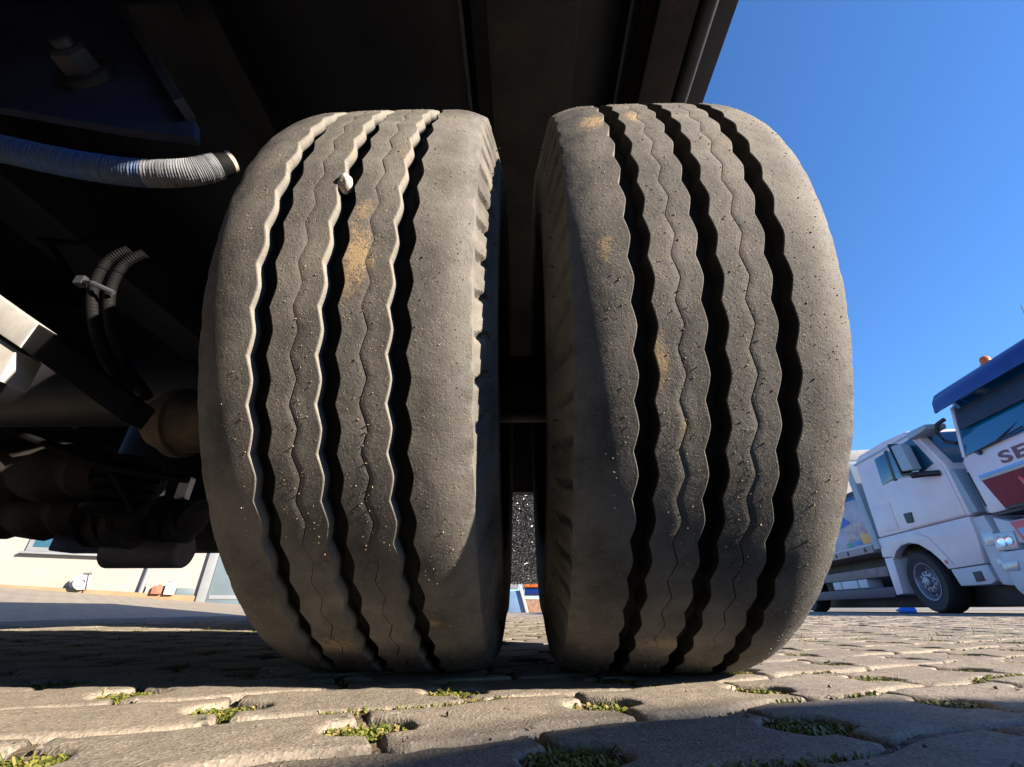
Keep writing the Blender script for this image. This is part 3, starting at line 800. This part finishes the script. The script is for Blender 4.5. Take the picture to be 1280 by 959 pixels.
# pale galvanised bars, left edge
def slab(name, pts, y, th, mat):
    q = [PT(px, py, y) for px, py in pts]; n = len(q); mb = MB()
    mb.add(q + [p + Vector((0, th, 0)) for p in q], [tuple(range(n)), tuple(range(2 * n - 1, n - 1, -1))] + [(i, (i + 1) % n, (i + 1) % n + n, i + n) for i in range(n)])
    return mb.build(name, mat, trailer, bevel=.0015)
slab("support_bar", [(-70, 322), (0, 372), (46, 404), (24, 434), (0, 418), (-70, 372)], .40, .03, M['galv'])
slab("support_bar", [(-70, 376), (0, 424), (20, 438), (-2, 476), (-70, 440)], .405, .03, M['galv'])
slab("support_bar", [(46.6, 404), (170, 500), (150, 525), (24.6, 434)], .402, .028, M['hose_black'])
# bristly spray flap behind the twin tyres
fx0, fx1, fy = -.16, .30, 2.28
zf0, zf1 = .198, .80
flap = tb("spray_flap", M['bristle'], (fx0, fx1, fy, fy + .012, zf0, zf1), bevel=.002)
r = random.Random(5); vs, fs = [], []
for _ in range(24000):
    x, z = r.uniform(fx0, fx1), r.uniform(zf0 - .004, zf1); n = len(vs)
    d = Vector((r.gauss(0, .8), -abs(r.gauss(.9, .5)), r.gauss(0, .8))).normalized() * r.uniform(.008, .016); s_ = Vector((r.gauss(0, 1), r.gauss(0, 1), r.gauss(0, 1))).normalized() * .0017
    p = Vector((x, fy, z)); vs += [p - s_, p + s_, p + d + s_ * .5, p + d - s_ * .5]; fs += [(n, n + 1, n + 2, n + 3)]
o = mesh_obj("bristles", vs, fs, plain("glint_grey_bristles", (0.24, 0.25, 0.29), 0.25, 0.0, 0.4, 90, c2=(0.02, 0.02, 0.025), spec=1.0), flap); o["kind"] = "stuff"  # pale tone painted in for sky glints on the bristles

# ------------------------------------------------------------------ trucks
AZ = -R_(10.0)
def wheel_parts(parent, cx, cy, cz, r, name="wheel"):
    mb = MB(); rr = r * .60
    mb.lathe([(.30, rr), (.30, r * .97), (.27, r), (.06, r), (.02, r * .975), (.0, r * .93), (.0, r * .80), (.012, r * .72), (.02, rr), (.10, rr * .99), (.30, rr)], (cx, cy, cz), 'x', 56, False)
    ty = None
    mb2 = MB(); mb2.lathe([(.02, rr), (.012, rr * 1.02), (.015, rr * .97), (.05, rr * .90), (.11, rr * .82), (.12, rr * .70), (.06, rr * .60), (.045, rr * .55), (.04, rr * .30), (.0, rr * .27), (-.01, rr * .16), (-.01, 0)], (cx, cy, cz), 'x', 48, False)
    w = mb2.build(name, M['alloy'], parent, smooth=True)
    mb.build("tyre", M['truck_rubber'], w, smooth=True)
    mb3 = MB()
    for k in range(10):
        a_ = 2 * PI * k / 10; mb3.lathe([(.02, .0), (.02, .018), (.05, .020)], (cx, cy + math.cos(a_) * rr * .47, cz + math.sin(a_) * rr * .47), 'x', 8)
    mb3.build("wheel_nuts", M['alloy'], w)["kind"] = "stuff"
    mb4 = MB()
    for k in range(10):
        a_ = 2 * PI * (k + .5) / 10; mb4.lathe([(.105, .0), (.105, .034), (.13, .034)], (cx, cy + math.cos(a_) * rr * .76, cz + math.sin(a_) * rr * .76), 'x', 10)
    mb4.build("hand_holes", M['black_plastic'], w)["kind"] = "stuff"
    return w

A = empty("truck", (6.8, 7.7, 0), AZ)
tag(A, "white flatbed truck seen from its side, with a square door handle and silver wheel", "truck")
def pa(name, poly, x0, x1, mat, par=None, bevel=.008, taper=None):
    mb = MB(); mb.prism(poly, x0, x1, 'x', taper); return mb.build(name, mat, par or A, bevel=bevel)
cab_prof = [(.76, 1.245), (.70, 1.9), (.62, 2.55), (.56, 2.68), (.40, 2.74), (-.40, 2.75), (-1.02, 2.70), (-1.20, 2.60), (-1.50, 1.98), (-1.50, 1.245)]
cabA = pa("cab", cab_prof, .0, 2.4, M['white'], bevel=.035)
pa("roof_seam", [(.655, 2.60), (.65, 2.635), (-1.12, 2.635), (-1.10, 2.60)], -.008, .02, M['greyblue'], cabA, .003)
pa("door", [(-.16, 1.265), (-.16, 2.02), (-.40, 2.03), (-.44, 2.60), (-1.12, 2.60), (-1.44, 1.98), (-1.44, 1.265)], -.012, .02, M['white'], cabA, .006)
dA = [o for o in cabA.children if o.name.startswith("door")][0]
pa("door_handle", [(-.19, 1.35), (-.19, 1.51), (-.40, 1.50), (-.36, 1.34)], -.024, .0, M['black_plastic'], dA, .008)
pa("window", [(-.36, 2.07), (-.44, 2.53), (-1.10, 2.55), (-1.32, 2.06), (-.9, 1.98)], -.02, .0, M['glass'], dA, .01)
pa("window", [(.05, 2.06), (-.02, 2.54), (-.36, 2.55), (-.30, 2.08)], -.014, .02, M['glass'], cabA, .02)
pa("window_pillar", [(-.30, 2.05), (-.36, 2.57), (-.45, 2.57), (-.38, 2.05)], -.022, .0, M['black_plastic'], cabA, .004)
pa("locker_lid", [(.10, 1.30), (.07, 1.76), (.62, 1.80), (.66, 1.32)], -.008, .02, M['white'], cabA, .006)
pa("corner_deflector", [(-1.42, 1.26), (-1.42, 1.92), (-1.56, 1.9), (-1.62, 1.26)], .02, .3, M['greyblue'], cabA, .03)
pa("windscreen", [(-1.505, 2.02), (-1.235, 2.58), (-1.215, 2.57), (-1.485, 2.01)], .12, 2.28, M['glass'], cabA, .002)
mir = pa("mirror", [(-.90, 2.50), (-1.15, 2.46), (-1.18, 2.01), (-.92, 2.05)], -.24, -.10, M['greyblue'], None, .03)
pa("mirror_rim", [(-.865, 2.54), (-.895, 2.54), (-.915, 2.02), (-1.18, 1.975), (-1.18, 1.95), (-.885, 1.985)], -.25, -.085, M['black_plastic'], mir, .01)
mb = MB(); mb.tube([(-.01, -1.35, 1.90), (-.12, -1.25, 1.92), (-.2, -1.05, 1.95)], .045, 12); mb.build("mirror_arm", M['black_plastic'], mir, smooth=True)
pa("fender", [(.80, 1.235), (.86, .91), (.60, .90), (.56, .86), (.42, .97), (.22, 1.045), (0, 1.06), (-.22, 1.01), (-.42, .88), (-.55, .74), (-.64, .60), (-1.34, .62), (-1.44, 1.0), (-1.46, 1.235)], .0, .12, M['white'], None, .012)
pa("fender_seam", [(-.24, 1.19), (-.26, 1.19), (-.52, 1.08), (-.70, .82), (-.80, .63), (-.785, .63), (-.685, .82), (-.51, 1.07)], -.004, .02, M['greyblue'], None, .001)
mb = MB(); mb.lathe([(-.012, .0), (-.012, .024), (.004, .03)], (0, -.66, .70), 'x', 16); mb.build("side_marker", M['orange'], A)
pa("mudguard", [(.83, .895), (.58, .89), (.67, .30), (.88, .28)], .0, .5, M['white'], None, .015)
pa("step_panel", [(-.64, .595), (-.70, .36), (-1.26, .36), (-1.36, .40), (-1.34, .61)], .02, .4, M['white2'], None, .02)
pa("step_recess", [(-1.04, .40), (-1.04, .53), (-1.20, .535), (-1.20, .41)], .012, .03, M['black_plastic'], None, .002)
pa("bumper", [(-1.42, 1.22), (-1.38, .62), (-1.40, .34), (-1.66, .32), (-1.74, .6), (-1.66, 1.22)], .03, 2.45, M['white2'], None, .05)
pa("headlight", [(-1.48, 1.02), (-1.49, .83), (-1.62, .82), (-1.69, .99)], .022, .06, M['lamp'], None, .01)
pa("fog_light", [(-1.52, .67), (-1.55, .57), (-1.64, .55), (-1.66, .64)], .022, .06, M['lamp'], None, .01)
wheel_parts(A, .06, .06, .463, .463)
wheel_parts(A, .06, 4.6, .463, .463)
pa("wheel_well", [(.86, .10), (.86, 1.14), (-1.30, 1.14), (-1.30, .10)], .42, 2.0, M['black_plastic'], None, .02)
pa("headboard", [(.80, 1.06), (.80, 2.70), (.90, 2.78), (1.0, 2.7), (1.0, 1.06)], -.02, 2.45, M['greyblue'], None, .015)
pa("deck", [(1.02, 1.02), (1.02, 1.145), (7.2, 1.145), (7.2, 1.02)], -.03, 2.5, M['bed'], None, .01)
pa("deck_lip", [(1.02, 1.148), (1.02, 1.175), (7.2, 1.175), (7.2, 1.148)], -.02, .06, M['white2'], None, .004)
pa("chassis_rail", [(.92, .60), (.90, .765), (7.0, .765), (7.0, .60)], .02, .16, M['chassis'], None, .01)
pa("underbody", [(.92, .09), (.92, 1.015), (7.0, 1.015), (7.0, .09)], .60, 2.1, M['black_plastic'], None, .02)
for (y0, y1) in ((1.72, 2.05), (2.09, 2.72), (2.76, 3.12)):
    pa("tool_box", [(y0, .435), (y0, .592), (y1, .592), (y1, .435)], .03, .3, M['white2'], None, .012)
pa("side_guard", [(.92, .25), (.86, .42), (6.2, .42), (6.2, .23)], .0, .04, M['guard'], None, .01)
for y in (1.25, 1.9, 2.4):
    pa("lashing_eye", [(y, 1.05), (y, 1.12), (y + .05, 1.12), (y + .05, 1.05)], -.045, -.025, M['black_plastic'], None, .004)
# the printed panel standing on the bed
pn = empty("advertising_panel", A.matrix_basis @ Vector((.1, 1.8, 1.176)), AZ)
tag(pn, "printed pale panel with blue swoosh and orange square standing on the flatbed", "panel")
def pp(name, poly, x0, x1, mat, bevel=.002):
    mb = MB(); mb.prism([(y - 1.8, z - 1.176) for y, z in poly], x0, x1, 'x'); return mb.build(name, mat, pn, bevel=bevel)
pp("board", [(1.05, 1.176), (1.03, 2.05), (2.9, 2.12), (2.9, 1.176)], -.03, .05, plain("lavender_print", (0.50, 0.48, 0.56), .6, 0, .12, 3))
pp("edge_strip", [(1.02, 1.176), (1.0, 2.06), (1.045, 2.06), (1.065, 1.176)], -.045, .05, M['white2'])
pp("picture", [(1.12, 1.30), (1.10, 1.62), (1.9, 1.64), (1.95, 1.26)], -.034, -.0301, plain("photo_print", (0.62, 0.50, 0.44), .6, 0, .3, 9, c2=(0.35, 0.26, 0.30)))
pp("blue_swoosh", [(1.62, 1.66), (1.85, 1.82), (2.25, 1.74), (2.4, 1.60), (1.9, 1.62)], -.036, -.0345, plain("blue_print", (0.05, 0.12, 0.5), .5, 0, .05, 5))
pp("orange_square", [(1.12, 1.22), (1.12, 1.40), (1.42, 1.40), (1.42, 1.22)], -.038, -.0345, plain("orange_print", (0.85, 0.42, 0.08), .5, 0, .05, 5))
pp("blue_badge", [(1.46, 1.215), (1.46, 1.30), (1.76, 1.30), (1.76, 1.215)], -.038, -.0345, plain("badge_blue", (0.04, 0.22, 0.50), .5, 0, .05, 5))
pp("green_badge", [(1.80, 1.215), (1.80, 1.30), (2.05, 1.30), (2.05, 1.215)], -.038, -.0345, plain("badge_green", (0.05, 0.34, 0.22), .5, 0, .05, 5))
# dark machine behind the panel
mc = empty("machine", A.matrix_basis @ Vector((.6, 2.4, 1.146)), AZ)
tag(mc, "dark machine with a blue cover behind the printed panel on the flatbed", "machine")
mb = MB(); mb.box(-.3, .9, -.9, 1.4, 0, .86); mb.box(-.2, .8, -.7, 1.2, .86, 1.22); mb.build("body", M['black_plastic'], mc, bevel=.05)
mb = MB(); mb.box(-.32, -.305, -.8, 1.2, .93, 1.06); mb.build("cover", M['visor'], mc, bevel=.004)
# blue bottle lying beside the wheel
bt = MB(); bt.lathe([(-.12, .0), (-.12, .034), (-.115, .040), (.05, .040), (.075, .026), (.085, .014), (.11, .014), (.11, 0)], (0, 0, .041), 'y', 20)
bo = bt.build("bottle", M['blue_plastic'], None, smooth=True); bo.location = P(1133, 766, 7.0); bo.location.z = 0.0; bo.rotation_euler = (0, 0, 1.2)
tag(bo, "bright blue plastic bottle lying on the ground beside the truck wheel", "bottle")

B = empty("truck", (6.5, 5.95, 0), AZ)
tag(B, "white truck at the right edge with blue sun visor and dark red grille", "truck")
YB = -2.45
def pbm(name, poly, x0, x1, mat, par=None, bevel=.006):       # panel on the front face: poly is (y,z)
    mb = MB(); mb.prism(poly, x0, x1, 'x'); return mb.build(name, mat, par or B, bevel=bevel)
mb = MB(); mb.prism([(0, 1.20), (0, 1.92), (.03, 1.99), (.20, 2.72), (.30, 3.0), (.9, 3.12), (2.1, 3.15), (2.2, 1.20)], YB, -.015, 'y'); cabB = mb.build("cab", M['white'], B, bevel=.04)
mb = MB(); mb.prism([(.012, 2.0), (.182, 2.72), (.245, 2.90), (.262, 2.90), (.2, 2.72), (.032, 2.0)], YB + .1, -.10, 'y'); mb.build("windscreen", M['glass_screen'], cabB, bevel=.004)
mb = MB(); mb.prism([(.002, 1.985), (.172, 2.76), (.19, 2.76), (.02, 1.985)], -.10, -.045, 'y'); mb.build("windscreen_pillar", M['white'], cabB, bevel=.01)
mb = MB(); mb.prism([(.05, 2.36), (.11, 2.66), (.13, 2.66), (.07, 2.36)], -1.6, -.18, 'y'); mb.build("sunshade", M['steel_blue'], cabB)
mb = MB(); mb.tube([(-.01, -.30, 1.985), (-.015, -.7, 2.01), (-.01, -1.1, 2.05)], .012, 8); mb.tube([(-.01, -.62, 2.0), (.05, -1.0, 2.14)], .008, 8); mb.build("wiper", M['black_plastic'], cabB, smooth=True)
mb = MB(); mb.lathe([(-.03, 0), (-.03, .025), (.01, .03)], (0, -.36, 1.955), 'x', 14); mb.build("wiper_pivot", M['steel_grey'], cabB)
vis = [(.33, 3.06), (.17, 3.05), (.06, 2.98), (-.01, 2.86), (-.04, 2.70), (-.025, 2.695), (.01, 2.83), (.075, 2.955), (.18, 3.02), (.33, 3.03)]
mb = MB(); mb.prism(vis, YB + .0, -.02, 'y'); mb.build("sun_visor", M['visor'], cabB, bevel=.004)
mb = MB(); mb.prism([(-.035, 2.70), (.065, 2.965), (.17, 3.03), (.22, 2.90), (.12, 2.80), (.0, 2.70)], -.03, -.012, 'y'); mb.build("visor_end", M['visor'], cabB, bevel=.003)
mb = MB(); mb.lathe([(0, .075), (.02, .075), (.022, .062), (.10, .056), (.125, .035), (.13, 0)], (.26, -.84, 3.055), 'z', 24); bc = mb.build("beacon", M['orange'], cabB, smooth=True)
mb = MB(); mb.tube([(.3, -1.52, 3.05), (.3, -1.53, 3.16)], .007, 6); mb.tube([(.3, -1.53, 3.16), (.3, -1.60, 3.5)], .004, 6); mb.build("antenna", M['black_plastic'], cabB)
# lettering
cu = bpy.data.curves.new("lettering", 'FONT'); cu.body = "SE"; cu.size = .205; cu.offset = .006; cu.extrude = .002; cu.space_character = 1.12
to = bpy.data.objects.new("lettering_tmp", cu); COL.objects.link(to)
bpy.context.view_layer.update()
tm = bpy.data.meshes.new_from_object(to.evaluated_get(bpy.context.evaluated_depsgraph_get())); bpy.data.objects.remove(to)
tm.transform(Matrix(((0, 0, -1, -.004), (-1.95, 0, 0, -.585), (0, 1, 0, 1.735), (0, 0, 0, 1))))
tm.materials.clear(); tm.materials.append(M['letter'])
lo = bpy.data.objects.new("lettering", tm); COL.objects.link(lo); lo.parent = cabB
pbm("stripe", [(-.16, 1.655), (-.17, 1.69), (-2.3, 1.69), (-2.3, 1.655)], -.012, .02, M['skyblue'], cabB, .002)
pbm("grille_edge", [(-.17, 1.615), (-.165, 1.652), (-2.3, 1.652), (-2.3, 1.615)], -.016, .02, M['paper_white'], cabB, .003)
pbm("grille", [(-.18, 1.612), (-.31, 1.215), (-2.15, 1.215), (-2.28, 1.612)], -.014, .02, M['red'], cabB, .008)
pbm("grille_slot", [(-.315, 1.205), (-.32, 1.235), (-2.1, 1.235), (-2.1, 1.205)], -.018, .02, M['black_plastic'], cabB, .002)
pbm("emblem", [(-.70, 1.53), (-.74, 1.40), (-.80, 1.40), (-.86, 1.50), (-.86, 1.40), (-.91, 1.40), (-.91, 1.54), (-.86, 1.54), (-.79, 1.46), (-.74, 1.53)], -.020, .0, M['red_bright'], cabB, .002)
pbm("corner_deflector", [(.035, 1.22), (.02, 1.95), (-.06, 1.95), (-.10, 1.22)], .02, .35, M['greyblue'], cabB, .02)
pbm("deflector_slot", [(-.015, 1.30), (.005, 1.78), (-.015, 1.78), (-.045, 1.30)], -.004, .03, M['black_plastic'], cabB, .002)
pbm("lower_front", [(-.02, 1.16), (-.24, 1.07), (-2.2, 1.07), (-2.43, 1.16), (-2.43, .80), (-.02, .80)], .01, .5, M['white2'], None, .02)
pbm("front_gap", [(-.06, 1.168), (-.06, 1.198), (-2.4, 1.198), (-2.4, 1.168)], .03, .5, M['black_plastic'], None, .002)
pbm("headlight", [(.10, .965), (-.24, .955), (-.20, .735), (.13, .745)], -.01, .3, M['lamp'], None, .015)
for (yy, zz, rr_) in ((-.02, .85, .062), (-.135, .85, .055)):
    mb = MB(); mb.lathe([(-.022, .0), (-.018, rr_ * .55), (-.026, rr_), (.0, rr_ * 1.05)], (0, yy, zz), 'x', 24); mb.build("reflector", M['reflector'], B, smooth=True)
pbm("red_plate_frame", [(-.26, 1.055), (-.32, .80), (-2.1, .80), (-2.18, 1.055)], -.006, .02, M['red_bright'], None, .004)
pbm("bumper_plate", [(-.32, .97), (-.36, .83), (-2.0, .83), (-2.05, .97)], -.012, .01, M['paper_white'], None, .004)
pbm("plate_band", [(-.34, .95), (-.37, .85), (-.47, .85), (-.45, .95)], -.016, -.002, M['skyblue'], None, .002)
pbm("bumper", [(.10, .73), (.12, .30), (.06, .21), (-2.5, .21), (-2.55, .73)], -.03, .6, M['white2'], None, .04)
pbm("fog_light", [(.12, .62), (-.13, .61), (-.09, .49), (.135, .50)], -.042, .1, M['lamp'], None, .012)
pbm("underbody", [(-.3, .10), (-.3, 1.15), (-2.2, 1.15), (-2.2, .10)], .62, 6.5, M['black_plastic'], None, .02)
mirB = MB(); mirB.prism([(.15, 2.60), (.17, 2.52), (.62, 2.50), (.60, 2.62)], -.12, .18, 'x'); mB = mirB.build("mirror", M['greyblue'], B, bevel=.03)
mirB = MB(); mirB.tube([(.06, .0, 2.60), (.04, .12, 2.58), (.03, .2, 2.45), (.04, .14, 2.3), (.06, .0, 2.22)], .03, 10); mirB.build("mirror_arm", M['black_plastic'], mB, smooth=True)
for yy in (-.02, -2.13):
    wheel_parts(B, .0, .0, 0, .0001) if False else None
mbw = MB(); mbw.lathe([(-2.4, .30), (-2.4, .48), (-.05, .48), (-.05, .30)], (1.4, 0, .49), 'y', 40); mbw.build("wheel", M['truck_rubber'], B, smooth=True)
mbw = MB(); mbw.box(2.3, 8.0, YB, -.02, 1.1, 3.6); mbw.build("cargo_box", M['white2'], B, bevel=.03)

# ------------------------------------------------------------------ hall on the left
l_ = math.hypot(2, 1.1); HAZ = math.atan2(1.1, 2)
H = empty("hall", (-7, 6.5, 0), HAZ)       # local x runs along the wall, local y points away from the yard
tag(H, "long cream hall with a sandy plinth and grey blue door on the left", "building")
gz = lambda s: rise(-7 + s * math.cos(HAZ))
def hp_(name, mat, x0, x1, y0, y1, z0, z1, par=None, bevel=.004):
    mb = MB(); mb.box(x0, x1, y0, y1, z0, z1); return mb.build(name, mat, par or H, bevel=bevel)
wallo = hp_("wall", M['wall'], -9, 2.24, .06, .3, 0, 4.2)
hp_("wall", M['wall'], 3.4, 4.2, .06, .3, 0, 4.2)
hp_("wall", M['wall'], 2.24, 3.4, .06, .3, 2.6, 4.2)
mb = MB(); mb.prism([(-9, .05), (-9, .80), (2.22, .245), (2.22, .0)], -.06, .055, 'y'); mb.build("plinth", M['plinth'], H, bevel=.01)
win = hp_("window", M['frame_grey'], .0, .95, .02, .07, .80, 1.9)
hp_("pane", M['glass'], .06, .89, .012, .03, .86, 1.84, win)
hp_("sill", M['frame_grey'], -.04, 1.0, -.03, .055, .765, .795, win)
mb = MB(); mb.tube([(1.50, .0, .22), (1.53, .0, 2.5), (1.53, .0, 4.1)], .034, 14); mb.build("downpipe", M['frame_grey'], H, smooth=True)
hp_("base_panel", M['door_blue'], 1.94, 2.18, .045, .058, .25, .355)
df = hp_("door_frame", M['frame_grey'], 2.24, 2.37, -.02, .2, .05, 2.6)
dr = hp_("door", M['door_blue'], 2.375, 3.4, .06, .12, .05, 2.55)
hp_("door_rail", M['frame_grey'], 2.40, 3.38, .048, .0595, .20, .26, dr)
mb = MB(); mb.prism([(-9, 4.21), (-9, 4.45), (4.2, 4.45), (4.2, 4.21)], -.4, 12, 'y'); mb.build("roof", M['frame_grey'], H)
hx = lambda x, y, z: Vector((-7, 6.5, 0)) + Matrix.Rotation(HAZ, 3, 'Z') @ Vector((x, y, z))
# hose reel
zr = .295
hr = empty("hose_reel", hx(.75, -.02, zr), HAZ + .5); tag(hr, "white hose reel standing on the plinth of the cream hall", "hose reel")
mb = MB(); mb.lathe([(-.08, .03), (-.08, .10), (-.072, .102), (-.068, .10), (-.066, .05), (.066, .05), (.068, .10), (.072, .102), (.08, .10), (.08, .03)], (0, -.05, .11), 'y', 32, False); mb.build("drum", M['paper_white'], hr, smooth=True)
mb = MB(); mb.lathe([(-.055, .05), (-.055, .085), (.055, .085), (.055, .05)], (0, -.05, .11), 'y', 24); mb.build("wound_hose", M['greyblue'], hr, smooth=True)
mb = MB(); mb.tube([(.07, -.14, 0), (.03, -.14, .21), (.03, .04, .21), (.07, .04, 0)], .008, 8); mb.tube([(-.03, -.14, .22), (.06, -.14, .225)], .012, 8); mb.build("stand", M['steel_grey'], hr, smooth=True)
mb = MB(); mb.tube(spline([Vector((.02, -.05, .02)), Vector((.12, -.03, .01)), Vector((.25, .0, .12)), Vector((.36, .05, .32)), Vector((.40, .1, .5))], 8), .007, 8); mb.build("loose_hose", M['paper_white'], hr, smooth=True)
def canister(x, w, h, mat, label, z):
    c_ = empty("canister", hx(x, -.03, z), HAZ); tag(c_, label, "canister")
    mb = MB(); mb.prism([(-w / 2, 0), (-w / 2, h * .78), (-w * .3, h * .92), (w * .3, h * .92), (w / 2, h * .78), (w / 2, 0)], -.09, .03, 'y'); mb.build("body", mat, c_, bevel=.012)
    mb = MB(); mb.lathe([(h * .9, .016), (h, .016), (h, 0)], (-w * .25, -.03, 0), 'z', 12); mb.build("cap", M['red_bright'] if mat is M['paper_white'] else M['paper_white'], c_)
    mb = MB(); mb.tube([(-w * .05, -.03, h * .9), (.0, -.03, h), (w * .2, -.03, h), (w * .3, -.03, h * .88)], .008, 8); mb.build("handle", mat, c_, smooth=True)
canister(1.71, .13, .125, plain("faded_orange_canister", (0.40, 0.13, 0.075), .5, 0, .15, 9), "faded orange canister on the plinth between downpipe and white canister", .262)
canister(1.87, .13, .185, M['paper_white'], "white canister on the plinth nearest to the grey blue door", .255)
hp_("plinth_cap", M['wall'], 1.56, 1.63, -.055, .0, .27, .40)

# white hall far behind the trucks
W2 = empty("hall", (22.0, 21.0, 0), R_(-10)); tag(W2, "distant white flat roofed hall behind the flatbed truck", "building")
mb = MB(); mb.box(-8, 14, 0, 10, 0, 6.9); mb.build("wall", M['paper_white'], W2, bevel=.02)
mb = MB(); mb.box(-8.2, 14.2, -.3, 10.2, 6.905, 7.45); mb.build("roof", M['paper_white'], W2, bevel=.02)
for k in range(6):
    mb = MB(); mb.box(-7 + k * 3.4, -5 + k * 3.4, -.03, .05, 4.2, 5.4); mb.build("window", M['glass'], W2)

# things seen far off between the twin tyres
tq = empty("trestle", (.06, 9.2, 0)); tag(tq, "pale blue steel trestle standing far off between the twin tyres", "trestle")
mb = MB(); mb.prism([(-.20, 0), (-.17, .36), (.10, .38), (.24, 0)], -.02, .02, 'y'); mb.build("panel", M['pale_blue'], tq, bevel=.01)
mb = MB(); mb.prism([(.20, 0), (.05, .52), (.10, .53), (.26, 0)], -.06, -.022, 'y'); mb.build("leg", M['paper_white'], tq, bevel=.006)
mb = MB(); mb.box(-.24, .06, -.05, .05, .40, .56); mb.build("top_bar", M['frame_grey'], tq, bevel=.01)
om = empty("loader", (.55, 10.4, 0)); tag(om, "orange loader far off, just visible right of the pale blue trestle", "machine")
mb = MB(); mb.prism([(-.30, .46), (-.30, .66), (-.1, .9), (1.8, .9), (1.8, .46)], -.5, .9, 'y'); mb.build("body", M['orange'], om, bevel=.03)
mb = MB(); mb.box(-.28, 1.7, -.45, .8, .33, .458); mb.build("frame", M['visor'], om, bevel=.01)
for x in (.5, 1.4):
    mb = MB(); mb.lathe([(-.5, .1), (-.5, .3), (-.25, .3), (-.25, .1)], (x, 0, .3), 'y', 24); mb.build("wheel", M['truck_rubber'], om, smooth=True)
tbm = empty("timber_beam", (.34, 9.7, 0), .1); tag(tbm, "brown timber beam lying before the orange loader", "timber")
mb = MB(); mb.box(-.08, .9, -.1, .1, 0, .24); mb.build("beam", M['timber'], tbm, bevel=.01)

# round tank invented out of view to throw the rounded shadow at lower right
wt = empty("shadow_tank", (2.75, -1.48, 0)); tag(wt, "round pale steel tank added out of view to cast a rounded shadow", "tank")
mb = MB(); mb.lathe([(.0, .0), (.0, .69), (.02, .70), (.40, .70), (.41, .706), (.42, .70), (.80, .70), (.81, .706), (.82, .70), (1.18, .70), (1.20, .69), (1.215, .3), (1.22, 0)], (0, 0, 0), 'z', 64); mb.build("shell", M['galv'], wt, smooth=True)
mb = MB(); mb.lathe([(1.216, .0), (1.216, .2), (1.26, .2), (1.27, .18), (1.27, 0)], (0, 0, 0), 'z', 32); mb.build("lid", M['black_plastic'], wt, smooth=True)
mb = MB(); mb.tube([(0, .69, .12), (0, .80, .12), (0, .82, .06)], .03, 12); mb.build("tap", M['steel_grey'], wt, smooth=True)
